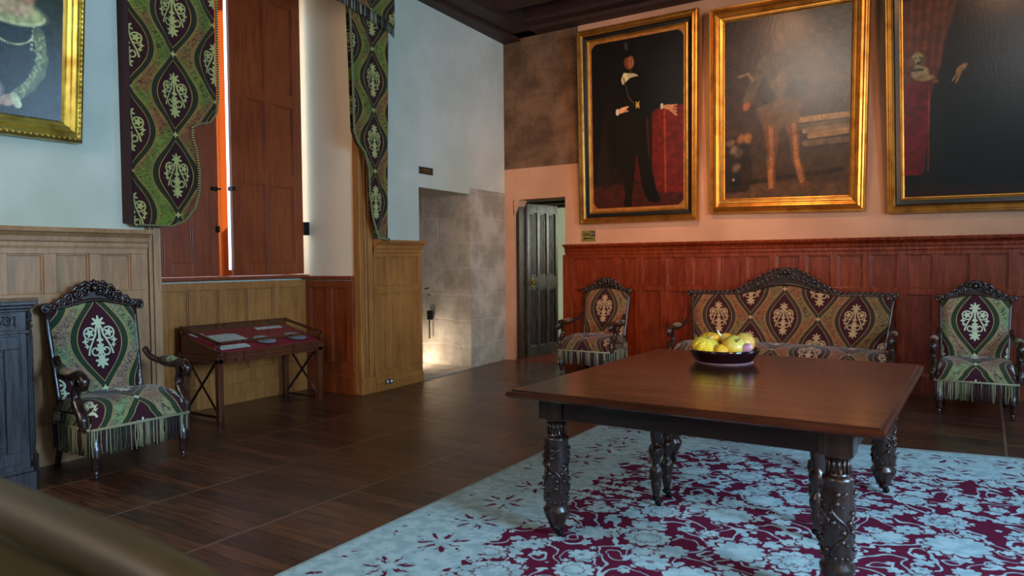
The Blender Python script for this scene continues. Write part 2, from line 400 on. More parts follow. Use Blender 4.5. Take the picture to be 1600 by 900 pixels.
def spiral(c, r, turns, a0, d, fn, dd=0.0, n=22):
    out = []
    for i in range(n+1):
        t = i/n; rr = r*(1-0.82*t); a = a0+d*turns*2*PI*t
        out.append(fn(c[0]+rr*math.cos(a), c[1]+rr*math.sin(a), dd))
    return out
def smoothpath(pts, k=6):
    pts = [Vector(p) for p in pts]; out = []
    for i in range(len(pts)-1):
        p0, p1, p2, p3 = pts[max(i-1, 0)], pts[i], pts[i+1], pts[min(i+2, len(pts)-1)]
        for j in range(k):
            t = j/k; out.append(0.5*((2*p1)+(p2-p0)*t+(2*p0-5*p1+4*p2-p3)*t*t+(3*p1-p0-3*p2+p3)*t**3))
    out.append(pts[-1]); return out

# ------------------------------------------------------------------ room shell
XL, YB, ZC = -5.38, 8.40, 4.66
CX = -5.57             # the corner of left and back walls
def slant(y): return XL + (CX-XL)*(y-5.6)/(YB-5.6)     # left wall beyond the window leans back slightly
m = MB(); m.box(-7.2, 3.6, -2.8, 13, -0.12, 0.0); struct(m.build('floor', FLOOR), 'dark waxed floorboards')
# left wall: part before the window
m = MB(); m.box(-6.9, XL, -2.6, 3.2, 0, ZC)
m.box(-6.9, -6.55, 3.2, 5.45, 0, 1.2); m.box(-6.9, -6.55, 3.2, 3.6, 1.2, ZC); m.box(-6.56, -6.5, 5.39, 5.45, 1.2, ZC)
m.box(-6.9, XL, 3.2, 5.40, 4.25, ZC)
struct(m.build('wall_left', PLAST), 'pale limewashed wall')
# window sill masonry below shutters
m = MB(); m.box(-6.56, -6.19, 3.2, 5.40, 0, 1.2); struct(m.build('wall_left_sill', PLAST))
# right reveal of the window
m = MB(); m.box(-6.5, -5.43, 5.40, 5.62, 0, ZC); struct(m.build('wall_left_reveal', CREAM), 'cream plastered window reveal')
m = MB()
m.prism([(slant(5.62), 5.62), (slant(6.42), 6.42), (-6.5, 6.42), (-6.45, 5.62)], lambda a, b, d: (a, b, d), 0, ZC)
m.prism([(slant(6.42), 6.42), (slant(7.5), 7.5), (-6.62, 7.5), (-6.62, 6.42)], lambda a, b, d: (a, b, d), 2.22, ZC)
m.prism([(slant(7.5), 7.5), (slant(8.4), 8.4), (-7.0, 8.7), (-7.0, 7.5)], lambda a, b, d: (a, b, d), 2.30, ZC)
struct(m.build('wall_left_far', PLAST), 'pale green-tinged wall over the small doorway')
m = MB(); m.prism([(slant(7.5), 7.5), (slant(8.4), 8.4), (-7.0, 8.7), (-7.0, 7.56), (-6.2, 7.52)], lambda a, b, d: (a, b, d), 0, 2.30)
struct(m.build('wall_left_stone', STONE), 'bare limestone pier and reveal')
m = MB(); m.box(-7.0, -6.8, 6.0, 7.6, 0, 2.3); struct(m.build('wall_passage', STONE))
# back wall
m = MB()
m.box(-5.42, -4.62, YB, 8.62, 2.20, 2.62); m.box(-4.62, 3.6, YB, 8.62, 0, 2.62); m.box(-4.42, 3.6, YB, 8.62, 2.62, ZC)
m.box(-5.60, -5.42, YB, 8.60, 0, 2.62)
m.prism([(-5.43, 2.20), (-5.33, 2.20), (-5.43, 1.98)], lambda a, b, d: (a, d, b), YB, 8.6)
struct(m.build('wall_back', PINK), 'warm ochre-pink plaster wall behind portraits')
m = MB(); m.box(-5.70, -4.42, YB+0.012, 8.62, 2.62, ZC); struct(m.build('wall_back_stone', DSTONE), 'darker bare masonry above doorway')
# other walls with real window openings
def wall_with_windows(name, axis, pos, a0, a1, wins, mat, th=0.25, sgn=1, z0=0.95, z1=3.75):
    m = MB(); cur = a0
    def bx(p, q, zz0, zz1):
        if axis == 'x': m.box(pos, pos+th*sgn, p, q, zz0, zz1)
        else: m.box(p, q, pos, pos+th*sgn, zz0, zz1)
    for (p, q) in wins:
        bx(cur, p, 0, ZC); bx(p, q, 0, z0); bx(p, q, z1, ZC); cur = q
    bx(cur, a1, 0, ZC); struct(m.build(name, mat))
    for i, (p, q) in enumerate(wins):
        f = MB(); t = 0.03
        def fb(pp, qq, zz0, zz1):
            if axis == 'x': f.box(pos+th*sgn*0.5-t, pos+th*sgn*0.5+t, pp, qq, zz0, zz1)
            else: f.box(pp, qq, pos+th*sgn*0.5-t, pos+th*sgn*0.5+t, zz0, zz1)
        mid = (p+q)/2
        fb(p, p+0.07, z0, z1); fb(q-0.07, q, z0, z1); fb(mid-0.05, mid+0.05, z0, z1); fb(p, q, z0, z0+0.08); fb(p, q, z1-0.08, z1); fb(p, q, z0*0.38+z1*0.62-0.05, z0*0.38+z1*0.62+0.05)
        struct(f.build('window_%d' % (3+i+(3 if axis == 'y' else 0)), OAKG))
wall_with_windows('wall_right', 'x', 3.0, -2.6, 8.6, [(-1.5, -0.1), (1.4, 3.0), (5.5, 7.1)], PLAST)
wall_with_windows('wall_rear', 'y', -2.0, -6.9, 3.25, [(-4.2, -2.6), (0.3, 1.7)], PLAST, 0.25, -1, 2.9, 4.3)
# ceiling: boards, joists, wall beams
m = MB(); m.box(-7.0, 3.4, -2.6, 8.7, ZC, ZC+0.1); struct(m.build('ceiling', BEAM), 'dark boarded ceiling')
m = MB(); m.box(CX-0.1, -5.02, -2.3, 8.42, 4.37, ZC); m.box(CX-0.05, -5.30, -2.3, 8.42, 4.33, 4.38); struct(m.build('trim_1', BEAM), 'dark wall beam along left wall')
m = MB(); m.box(-5.6, 3.1, 8.02, 8.42, 4.42, ZC); m.box(-5.6, 3.1, 8.2, 8.42, 4.37, 4.44); struct(m.build('trim_2', BEAM), 'dark wall beam along back wall')
for i in range(9):
    y = 7.35-i*1.1; m = MB(); m.box(-5.1, 3.1, y, y+0.2, 4.42, ZC); tag(m.build('ceiling_joist', BEAM), 'dark timber ceiling joist, %s from the portrait wall' % ('first', 'second', 'third', 'fourth', 'fifth', 'sixth', 'seventh', 'eighth', 'ninth')[i], 'beam', 'ceiling joists')

# ------------------------------------------------------------------ wainscot
def wainscot(name, T, s0, s1, panels, ztop, zmid, zlow, base_h, mat, cap=True, capmat=None, base_d=0.05, ptop=0.18, capname=None):
    """T(s,z,d)->world. panels: list of (s0,s1). zmid=(lo,hi) rail"""
    m = MB()
    def bx(a, b, z0, z1, d0, d1):
        vs = [T(s, z, d) for d in (d0, d1) for z in (z0, z1) for s in (a, b)]
        m.add(vs, [(0, 1, 3, 2), (4, 6, 7, 5), (0, 4, 5, 1), (2, 3, 7, 6), (0, 2, 6, 4), (1, 5, 7, 3)])
    zt = ztop-0.05; zp = ztop-ptop
    bx(s0, s1, 0, zt, 0.0, 0.012)
    bx(s0, s1, zp, zt, 0.012, 0.038); bx(s0, s1, zmid[0], zmid[1], 0.012, 0.038); bx(s0, s1, base_h-0.01, zlow, 0.012, 0.038)
    cur = s0
    for (a, b) in panels+[(s1, s1)]:
        for (z0, z1) in ((zlow, zmid[0]), (zmid[1], zp)):
            if a-cur > 0.001: bx(cur, a, z0, z1, 0.012, 0.038)
        if b > a:
            for (z0, z1) in ((zlow, zmid[0]), (zmid[1], zp)):
                e = 0.014; q = 0.012      # bead round the panel
                bx(a, a+q, z0, z1, 0.012, 0.026); bx(b-q, b, z0, z1, 0.012, 0.026); bx(a+q, b-q, z0, z0+q, 0.012, 0.026); bx(a+q, b-q, z1-q, z1, 0.012, 0.026)
        cur = b
    o = m.build(name, mat, bevel=0.003); struct(o)
    def mould(nm, prof, mt):
        mm = MB(); n = len(prof)
        vs = [T(s0, z, d) for d, z in prof]+[T(s1, z, d) for d, z in prof]
        mm.add(vs, [tuple(range(n)), tuple(range(2*n-1, n-1, -1))]+[(i, (i+1) % n, (i+1) % n+n, i+n) for i in range(n)])
        struct(mm.build(nm, mt))
    if cap:
        z = ztop
        mould(capname or name+'_cap', [(0, z-0.14), (0.045, z-0.14), (0.05, z-0.125), (0.05, z-0.10), (0.062, z-0.09), (0.065, z-0.06), (0.09, z-0.035), (0.115, z-0.03), (0.12, z-0.01), (0.115, z), (0, z)], capmat or mat)
    if base_h: mould(name.replace('trim', 'baseboard'), [(0, 0), (base_d, 0), (base_d, base_h-0.05), (base_d-0.012, base_h-0.03), (base_d-0.014, base_h), (0, base_h)], mat)
    return o
TA = lambda s, z, d: (XL+d, s, z)
pa = [(3.008-0.301*i-0.222, 3.008-0.301*i) for i in range(9)][::-1]
wainscot('trim_3', TA, -0.1, 3.135, pa, 1.62, (1.10, 1.17), 0.27, 0.20, OAK)
# pilaster / casing on left side of the window bay
m = MB(); m.box(-6.2, XL+0.012, 3.14, 3.258, 0, 3.95); m.box(XL, XL+0.035, 3.15, 3.175, 0, 3.95); m.box(XL, XL+0.03, 3.19, 3.25, 0, 3.95); struct(m.build('trim_4', OAK, bevel=0.004), 'oak casing at left of window bay')
TB = lambda s, z, d: (slant(s)+d, s, z)
wainscot('trim_5', TB, 5.58, 6.41, [(5.625, 5.781), (5.866, 6.014), (6.194, 6.365)], 1.60, (1.03, 1.11), 0.22, 0.15, OAKG)
m = MB(); m.box(-5.44, XL+0.03, 5.385, 5.425, 0, 3.95); m.box(-5.44, XL+0.012, 5.42, 5.585, 0, 3.95); m.box(XL, XL+0.03, 5.46, 5.48, 0, 3.95); m.box(XL, XL+0.03, 5.51, 5.575, 0, 3.95)
m.box(-5.44, XL+0.045, 5.38, 5.60, 0, 0.17)
struct(m.build('trim_6', OAKG, bevel=0.004), 'moulded oak casing at right of window bay')
TE = lambda s, z, d: (-6.18+d, s, z)
wainscot('trim_7', TE, 3.26, 5.38, [(3.47, 3.70), (3.781, 3.988), (4.098, 4.308), (4.406, 4.625), (4.708, 4.94), (5.032, 5.242)], 1.235, (0.30, 0.32), 0.30, 0.23, OAKG, cap=False, ptop=0.12)
TR = lambda s, z, d: (s, 5.40-d, z)
wainscot('trim_8', TR, -6.15, -5.44, [(-6.07, -5.83), (-5.75, -5.53)], 1.225, (0.30, 0.32), 0.30, 0.23, SHUT, cap=False, ptop=0.12)
m = MB(); m.box(-6.56, -6.12, 3.2, 5.40, 1.205, 1.24); m.box(-6.2, -5.44, 5.345, 5.41, 1.19, 1.225); struct(m.build('trim_9', SHUT, bevel=0.006), 'oak window sill board')
TK = lambda s, z, d: (s, YB-d, z)
bp = [(-4.484, -4.242), (-4.169, -3.937), (-3.84, -3.625), (-3.524, -3.3), (-3.211, -2.988), (-2.894, -2.665), (-2.582, -2.34)]
x = -2.254
while x < 2.9: bp.append((x, x+0.238)); x += 0.3145
wainscot('trim_10', TK, -4.60, 3.0, bp, 1.575, (0.99, 1.055), 0.30, 0.22, WARMOAK)
m = MB(); m.box(-4.63, -4.585, YB-0.06, YB+0.02, 0, 1.44); struct(m.build('trim_11', WARMOAK, bevel=0.004))

# ------------------------------------------------------------------ window with shutters
def leaf(name, T, w_, z0, z1, panels, rails, mat, label):
    m = MB()
    def bx(a, b, c, d, e, f):
        vs = [T(s, z, q) for q in (e, f) for z in (c, d) for s in (a, b)]
        m.add(vs, [(0, 1, 3, 2), (4, 6, 7, 5), (0, 4, 5, 1), (2, 3, 7, 6), (0, 2, 6, 4), (1, 5, 7, 3)])
    bx(0, w_, z0, z1, 0, 0.022)
    cur = 0
    for (a, b) in panels+[(w_, w_)]:
        bx(cur, a, z0, z1, 0.022, 0.038)
        if b > a:
            for (c, d) in rails: bx(a, b, c, d, 0.022, 0.038)
            zs = sorted([q for r in rails for q in r])[1:-1]
            for k in range(0, len(zs), 2):
                q = 0.014; bx(a, a+q, zs[k], zs[k+1], 0.022, 0.031); bx(b-q, b, zs[k], zs[k+1], 0.022, 0.031); bx(a+q, b-q, zs[k], zs[k]+q, 0.022, 0.031); bx(a+q, b-q, zs[k+1]-q, zs[k+1], 0.022, 0.031)
        cur = b
    o = m.build(name, mat, bevel=0.003); return o
rl = [(1.25, 1.37), (2.15, 2.27), (2.98, 3.10), (4.0, 4.15)]
sh = empty('window_shutter', (-6.12, 3.6, 1.25)); tag(sh, 'left oak shutter leaf partly behind the long curtain', 'shutter', 'oak window shutters')
def chp(o, par):
    o.parent = par; o.matrix_parent_inverse = Matrix.Translation(par.location).inverted() if par.rotation_euler.z == 0 and tuple(par.scale) == (1, 1, 1) else par.matrix_basis.inverted(); return o
T1 = lambda s, z, q: (-6.155+q, 3.42+s, z)
chp(leaf('shutter_panel', T1, 0.88, 1.25, 4.15, [(0.10, 0.32), (0.40, 0.60)], rl, SHUT, ''), sh)
m = MB(); m.box(-6.14, -6.105, 4.26, 4.285, 2.05, 2.09); m.tube([(-6.11, 4.22, 2.07), (-6.09, 4.29, 2.07), (-6.09, 4.31, 2.07)], 0.009)
m.ball((-6.10, 4.235, 2.07), 0.018)
chp(m.build('shutter_latch', IRON), sh)
m = MB(); m.box(-6.13, -6.10, 4.265, 4.30, 1.66, 1.72); chp(m.build('shutter_catch', IRON), sh)
sh2 = empty('window_shutter', (-6.12, 5.3, 1.25)); tag(sh2, 'right oak shutter leaf with tall panels, slightly ajar', 'shutter', 'oak window shutters')
ang = math.atan2(0.07, 0.92)
T2 = lambda s, z, q: (-6.085-0.07*s/0.92+q, 4.405+s, z)
chp(leaf('shutter_panel', T2, 0.92, 1.25, 4.15, [(0.17, 0.42), (0.50, 0.80)], rl, SHUT, ''), sh2)
m = MB(); m.box(-6.10, -6.03, 4.395, 4.43, 2.06, 2.10); chp(m.build('shutter_latch', IRON), sh2)
m = MB(); m.box(-6.13, -6.09, 5.335, 5.385, 1.66, 1.80); chp(m.build('hinge', IRON), sh2)
# window casement behind the gap
m = MB()
m.box(-6.46, -6.42, 3.6, 3.72, 1.2, 4.25)
bb = [(-6.25, 4.415), (-6.31, 4.54), (-6.34, 4.525), (-6.28, 4.40)]
mb_ = MB(); mb_.prism(bb, lambda a, b, d: (a, b, d), 1.24, 4.2)
m.box(-6.46, -6.42, 3.6, 5.39, 1.2, 1.3); m.box(-6.46, -6.42, 3.6, 5.39, 4.1, 4.25); m.box(-6.46, -6.42, 3.6, 4.3, 2.6, 2.66)
wf = struct(m.build('window_1', OAKG), 'wooden casement behind the shutters')
m = MB(); m.box(-6.445, -6.438, 3.72, 5.39, 1.3, 4.1); g = m.build('window_pane', GLASS, wf)
RAW = Mat('unvarnished_oak', 0.9, color=srgb(196, 104, 50), spec=0.0).m; mb_.build('window_mullion', RAW, wf)

# ------------------------------------------------------------------ curtains and pelmet
def curtain(outline, xw, label, flip, mat, zc, brd):
    # outline: closed list of (y, z)
    root = empty('curtain', (xw, outline[0][0], 1.6)); tag(root, label, 'curtain', 'brocade window hangings')
    ys = [p[0] for p in outline]; zs = [p[1] for p in outline]
    m = MB(); N = 120; z0, z1 = min(zs), max(zs)
    def span(z):
        xs = []
        n = len(outline)
        for i in range(n):
            (ya, za), (yb, zb) = outline[i], outline[(i+1) % n]
            if (za <= z < zb) or (zb <= z < za): xs.append(ya+(yb-ya)*(z-za)/(zb-za))
        return (min(xs), max(xs)) if xs else (ys[0], ys[0])
    yc = flip
    rows = [z0+0.002+(z1-z0-0.004)*(j/N) for j in range(N+1)]; sp = [span(z) for z in rows]
    for side in (0, 1):
        def fn(i, j):
            k = int(round(j*N)); a, b = sp[k]; y = a+(b-a)*i; und = 0.012*math.sin(y*17+rows[k]*1.3)+0.006*math.sin(y*41)
            return (xw+und+(0.012 if side else -0.012), y, rows[k])
        def uvf(i, j):
            k = int(round(j*N)); a, b = sp[k]; return (a+(b-a)*i-yc, rows[k]-zc)
        m.grid(24, N, fn, uvf)
    chp(m.build('cloth', mat, fix=False), root)
    b = MB()
    pp = [Vector((xw+0.034, y, z)) for (y, z) in outline[brd[0]:brd[1]]]; path = []
    for a, b_ in zip(pp[:-1], pp[1:]):
        kk = max(1, int((b_-a).length/0.03)); path += [a.lerp(b_, q/kk) for q in range(kk)]
    path.append(pp[-1])
    b.tube(path, 0.016, 6, sq=0.5, up=(0, 1, 0))
    chp(b.build('braid', BRAID), root)
    if zc > 2.65:
        l = MB(); l.box(-5.375, xw, outline[1][0]-0.03, outline[1][0], 1.67, 3.95); chp(l.build('lining', DARKFAB), root)
    return root
# left hanging: outer edge straight, inner edge scalloped
oL = [(3.01, 3.95), (3.0, 3.3), (2.995, 1.655), (3.28, 1.655), (3.39, 1.70), (3.475, 1.80), (3.52, 1.93), (3.525, 2.10), (3.50, 2.28), (3.473, 2.36), (3.475, 2.44), (3.54, 2.475), (3.63, 2.50), (3.69, 2.58), (3.71, 2.70), (3.71, 3.3), (3.715, 3.95)]
curtain(oL, -5.28, 'green and maroon brocade hanging left of the shutters, scalloped lower edge', 3.347, FABC, 2.675, (2, 17))
oR = [(5.735, 3.95), (5.72, 3.3), (5.70, 1.60), (5.63, 1.605), (5.53, 1.63), (5.466, 1.79), (5.42, 2.05), (5.415, 2.30), (5.36, 2.47), (5.26, 2.56), (5.215, 2.66), (5.205, 3.2), (5.18, 3.95)]
curtain(oR, -5.26, 'green and maroon brocade hanging right of the window, beside the small doorway', 5.515, FABC, 2.605, (2, 13))
pel = empty('pelmet', (-5.24, 4.35, 3.9)); tag(pel, 'fringed brocade pelmet across the top of the window bay', 'pelmet')
m = MB()
def pb(y):   # lower edge
    t = abs(y-4.35)/1.42; return 3.80+0.22*max(0, 1-t)**0.6 if t < 1 else 3.80
P = [(2.93+2.86*i/60) for i in range(61)]
for (xx) in (-5.215, -5.19):
    m.grid(60, 6, lambda i, j: (xx+0.008*math.sin(i*60), 2.93+2.86*i, pb(2.93+2.86*i)*(1-j)+4.33*j), lambda i, j: (2.86*i, 0.5*j))
m.grid(60, 1, lambda i, j: (-5.215+0.025*j, 2.93+2.86*i, pb(2.93+2.86*i)))
chp(m.build('cloth', FABC, fix=False), pel)
m = MB()
for i in range(170):
    y = 2.94+2.84*i/169; z = pb(y); m.tube([(-5.20, y, z+0.01), (-5.20, y+0.003*math.sin(i), z-0.10)], 0.0065, 4)
for q in range(len(m.v)): m.uv[q] = (m.v[q][1]*0.9, 0)
o = m.build('fringe', FRINGE); o['kind'] = 'stuff'; chp(o, pel)

# ------------------------------------------------------------------ doorway to the passage (door_1) and door_2
m = MB(); m.box(-6.62, -6.56, 6.30, 7.6, 0.035, 2.25); 
for y in (6.45, 6.75, 7.05, 7.35): m.box(-6.565, -6.55, y, y+0.22, 0.2, 2.1)
d1 = struct(m.build('door_1', CABW, bevel=0.004), 'dark plank door deep in the stone doorway')
m = MB(); m.tube(smoothpath([(-6.16, 7.44, 1.02), (-6.12, 7.40, 1.02), (-6.12, 7.33, 1.015)], 4), 0.009); m.ball((-6.16, 7.46, 0.93), 0.012)
m.box(-6.2, -6.13, 7.46, 7.50, 0.60, 0.72); m.tube([(-6.17, 7.47, 0.72), (-6.165, 7.465, 0.35)], 0.010)
m.build('door_handle', IRON, d1)
# door 2 : carved linenfold leaf swung into the next room
dv = Vector((0.095, 0.70, 0)).normalized(); nv = Vector((dv.y, -dv.x, 0)); org = Vector((-5.396, 8.62, 0))
T3 = lambda s, z, q: tuple(org+dv*s+nv*q+Vector((0, 0, z)))
m = MB()
def bx3(a, b, c, d, e, f):
    vs = [T3(s, z, q) for q in (e, f) for z in (c, d) for s in (a, b)]
    m.add(vs, [(0, 1, 3, 2), (4, 6, 7, 5), (0, 4, 5, 1), (2, 3, 7, 6), (0, 2, 6, 4), (1, 5, 7, 3)])
W2 = 0.70
bx3(0, W2, 0.02, 2.16, 0, 0.03)
for (c, d) in ((0.02, 0.17), (0.98, 1.14), (2.04, 2.16)): bx3(0, W2, c, d, 0.03, 0.055)
for a in (0, 0.225, 0.435, 0.645): bx3(a, a+0.055, 0.02, 2.16, 0.03, 0.058)
for k in range(3):
    a = 0.055+0.21*k
    for j in range(4):
        for (c, d) in ((0.19, 0.955), (1.165, 2.02)): bx3(a+0.02+0.035*j, a+0.036+0.035*j, c, d, 0.03, 0.046)
    for c in (0.95, 1.14): bx3(a+0.02, a+0.15, c, c+0.04, 0.03, 0.052)
d2 = struct(m.build('door_2', CABW, bevel=0.003), 'dark carved door with tall ribbed panels standing open')
m = MB(); kb = Vector(T3(0.10, 1.06, 0.06)); m.ball(kb+nv*0.03, 0.03); m.ball(Vector(T3(0.14, 1.055, 0.08)), 0.022); m.box(kb.x-0.01, kb.x+0.01, kb.y-0.03, kb.y+0.03, 1.0, 1.13)
m.build('door_handle', BRASS, d2)
m = MB(); m.box(-5.43, -5.37, 8.45, 8.62, 0, 2.2); struct(m.build('trim_12', DARKW), 'dark door frame')
# next room
m = MB(); m.box(-6.6, -2.4, 12.6, 12.8, 0, 3.2); m.box(-6.6, -6.4, 8.7, 12.7, 0, 3.2); m.box(-2.5, -2.3, 8.7, 12.7, 0, 3.2); struct(m.build('wall_next_room', PLAST), 'pale wall of the next room')
m = MB(); m.box(-6.6, -2.3, 8.62, 12.8, 2.40, 2.50)
for i in range(5): m.box(-6.4, -2.5, 8.9+0.7*i, 9.1+0.7*i, 2.29, 2.41)
struct(m.build('ceiling_next_room', BEAM))
for k, (z0, z1, d) in enumerate(((0, 0.22, 0.9), (0.22, 0.44, 0.6), (0.44, 0.62, 0.3))):
    m = MB(); m.box(-6.35, -2.55, 12.6-d, 12.6, z0, z1); struct(m.build('trim_%d' % (13+k), STONE), 'stone ledge in the next room')
m = MB(); m.prism([(-5.40, 8.38), (-4.64, 8.38), (-4.64, 9.6), (-5.40, 9.6)], lambda a, b, d: (a, b, d), 0.0, 0.006); 
TERR = wood('red_threshold', srgb(96, 34, 30), srgb(130, 56, 44), 0.6)
struct(m.build('trim_16', TERR), 'reddish threshold boards')
m = MB(); m.prism([(slant(6.43)+0.05, 6.43), (slant(7.5)+0.02, 7.5), (-6.8, 7.52), (-6.8, 6.43)], lambda a, b, d: (a, b, d), 0.0, 0.012); struct(m.build('trim_17', STONE), 'stone threshold')

# ------------------------------------------------------------------ signs
def text_on(body, size, T, mat, parent, ext=0.001, align='CENTER'):
    cu = bpy.data.curves.new('lettering', 'FONT'); cu.body = body; cu.size = size; cu.align_x = align; cu.align_y = 'CENTER'; cu.extrude = ext
    tmp = bpy.data.objects.new('tmp', cu); COL.objects.link(tmp); dg = bpy.context.evaluated_depsgraph_get()
    me = bpy.data.meshes.new_from_object(tmp.evaluated_get(dg)); bpy.data.objects.remove(tmp)
    me.materials.clear(); me.materials.append(mat); me.transform(T)
    o = bpy.data.objects.new('lettering', me); COL.objects.link(o); o.parent = parent; return o
WHITEP = Mat('white_paint', 0.6, color=srgb(225, 215, 190)).m
SIGND = Mat('dark_bronze_plate', 0.45, 0.5, color=srgb(62, 56, 34)).m
m = MB(); xs = slant(6.55); m.box(xs-0.012, xs+0.012, 6.43, 6.68, 2.375, 2.455)
m.box(xs+0.012, xs+0.016, 6.43, 6.68, 2.375, 2.382); m.box(xs+0.012, xs+0.016, 6.43, 6.68, 2.448, 2.455)
s1 = tag(m.build('door_sign', SIGND), 'small dark bronze sign over the stone doorway', 'sign')
text_on('PRIVÉ', 0.055, Matrix.Translation((xs+0.0135, 6.555, 2.415)) @ Matrix(((0, 0, 1), (1, 0, 0), (0, 1, 0))).to_4x4(), BRASS, s1)
m = MB(); m.box(-4.37, -4.18, YB-0.014, YB, 1.61, 1.75)
SIGNY = Mat('olive_brass_plate', 0.4, 0.4, color=srgb(140, 124, 60)).m
s2 = tag(m.build('room_sign', SIGNY), 'small yellow room sign with arrow under the black-clad portrait', 'sign')
m = MB(); m.box(-4.245, -4.185, YB-0.017, YB-0.0145, 1.675, 1.735); m.build('number_field', BLACKW, s2)
RY = Matrix(((1, 0, 0), (0, 0, -1), (0, 1, 0))).to_4x4()
text_on('Salle', 0.05, Matrix.Translation((-4.305, YB-0.0165, 1.70)) @ RY, BLACKW, s2); text_on('11', 0.05, Matrix.Translation((-4.215, YB-0.0185, 1.705)) @ RY, WHITEP, s2)
m = MB(); m.box(-4.32, -4.20, YB-0.017, YB-0.0145, 1.642, 1.652); m.prism([(-4.345, 1.647), (-4.315, 1.663), (-4.315, 1.631)], lambda a, b, d: (a, YB-0.0145-d, b), 0, 0.0025); m.build('arrow', BLACKW, s2)
# socket
m = MB(); xs = slant(5.78)+0.05; m.box(xs, xs+0.012, 5.72, 5.84, 0.065, 0.115); SOCK = Mat('bakelite', 0.4, color=srgb(60, 54, 44)).m
so = tag(m.build('wall_socket', SOCK, bevel=0.002), 'double wall socket on the baseboard below the golden oak panels', 'socket')
for y in (5.75, 5.81): m = MB(); m.tube([(xs+0.010, y, 0.09), (xs+0.0135, y, 0.09)], 0.016, 12, smooth=False); m.build('outlet', WHITEP, so)

# ------------------------------------------------------------------ paintings
class Paint:
    def __init__(s, w_, h_, base):
        s.w, s.h = w_, h_; s.X, s.Y = np.meshgrid(np.linspace(0, 1, w_), np.linspace(0, 1, h_)); s.c = np.zeros((h_, w_, 3)); s.c[:] = np.array(base)/255
        s.rng = np.random.RandomState(4); s.ya, s.yb, s.xb = 1.0, 0.0, 0.0
    def blend(s, mask, col): mk = np.clip(mask, 0, 1)[..., None]; s.c = s.c*(1-mk)+(np.array(col)/255)*mk
    def ell(s, cx, cy, rx, ry, col, ang=0, soft=0.15, op=1):
        cy = s.ya*cy+s.yb; cx = cx+s.xb; a = math.radians(ang); dx = (s.X-cx)*s.w; dy = (s.Y-cy)*s.h; u = (dx*math.cos(a)+dy*math.sin(a))/(rx*s.w); v = (-dx*math.sin(a)+dy*math.cos(a))/(ry*s.w)
        r = np.sqrt(u*u+v*v); s.blend(op*np.clip((1-r)/soft+0.5, 0, 1), col)
    def poly(s, pts, col, blur=1, op=1):
        pts = [(q+s.xb, s.ya*r+s.yb) for q, r in pts]; ins = np.zeros(s.X.shape, bool); n = len(pts)
        for i in range(n):
            (x1, y1), (x2, y2) = pts[i], pts[(i+1) % n]
            if y1 == y2: continue
            cond = ((y1 > s.Y) != (y2 > s.Y)) & (s.X < (x2-x1)*(s.Y-y1)/(y2-y1)+x1); ins ^= cond
        mk = ins.astype(float)
        for _ in range(blur): mk = (mk+np.roll(mk, 1, 0)+np.roll(mk, -1, 0)+np.roll(mk, 1, 1)+np.roll(mk, -1, 1))/5
        s.blend(mk*op, col)
    def line(s, pts, wd, col, op=1):
        pts = [(q+s.xb, s.ya*r+s.yb) for q, r in pts]
        for (x1, y1), (x2, y2) in zip(pts[:-1], pts[1:]):
            dx, dy = (x2-x1)*s.w, (y2-y1)*s.h; L = dx*dx+dy*dy+1e-9; px, py = (s.X-x1)*s.w, (s.Y-y1)*s.h
            t = np.clip((px*dx+py*dy)/L, 0, 1); d = np.sqrt((px-t*dx)**2+(py-t*dy)**2); s.blend(op*np.clip(wd*s.w-d+0.5, 0, 1), col)
    def noise(s, amp, sc):
        n = s.rng.rand(s.h//sc+2, s.w//sc+2); yi = np.linspace(0, n.shape[0]-1.001, s.h); xi = np.linspace(0, n.shape[1]-1.001, s.w)
        y0 = yi.astype(int); x0 = xi.astype(int); fy = (yi-y0)[:, None]; fx = (xi-x0)[None]
        g = n[y0][:, x0]*(1-fy)*(1-fx)+n[y0+1][:, x0]*fy*(1-fx)+n[y0][:, x0+1]*(1-fy)*fx+n[y0+1][:, x0+1]*fy*fx
        s.c *= (1+amp*(g-0.5))[..., None]
    def mesh(s, name, T, parent):
        vs = [T(a, b) for b in np.linspace(0, 1, s.h) for a in np.linspace(0, 1, s.w)]
        idx = np.arange(s.w*s.h).reshape(s.h, s.w); f = np.stack([idx[:-1, :-1], idx[:-1, 1:], idx[1:, 1:], idx[1:, :-1]], -1).reshape(-1, 4)
        me = bpy.data.meshes.new(name); me.from_pydata(vs, [], f.tolist()); me.materials.append(CANVAS)
        ca = me.color_attributes.new('paint', 'FLOAT_COLOR', 'POINT'); c = np.clip(s.c, 0, 1)
        c = np.where(c <= 0.04045, c/12.92, ((c+0.055)/1.055)**2.4); a = np.ones((s.h*s.w, 4), np.float32); a[:, :3] = c.reshape(-1, 3)
        ca.data.foreach_set('color', a.ravel()); o = bpy.data.objects.new(name, me); COL.objects.link(o); o.parent = parent; return o
def ring(m, T, W, H, prof):
    """profile (inset, depth) swept round the rectangle WxH, T(a,b,d)"""
    vs = []
    for (o, d) in prof: vs += [T(o, o, d), T(W-o, o, d), T(W-o, H-o, d), T(o, H-o, d)]
    fs = [(i*4+k, i*4+(k+1) % 4, (i+1)*4+(k+1) % 4, (i+1)*4+k) for i in range(len(prof)-1) for k in range(4)]
    m.add(vs, fs)
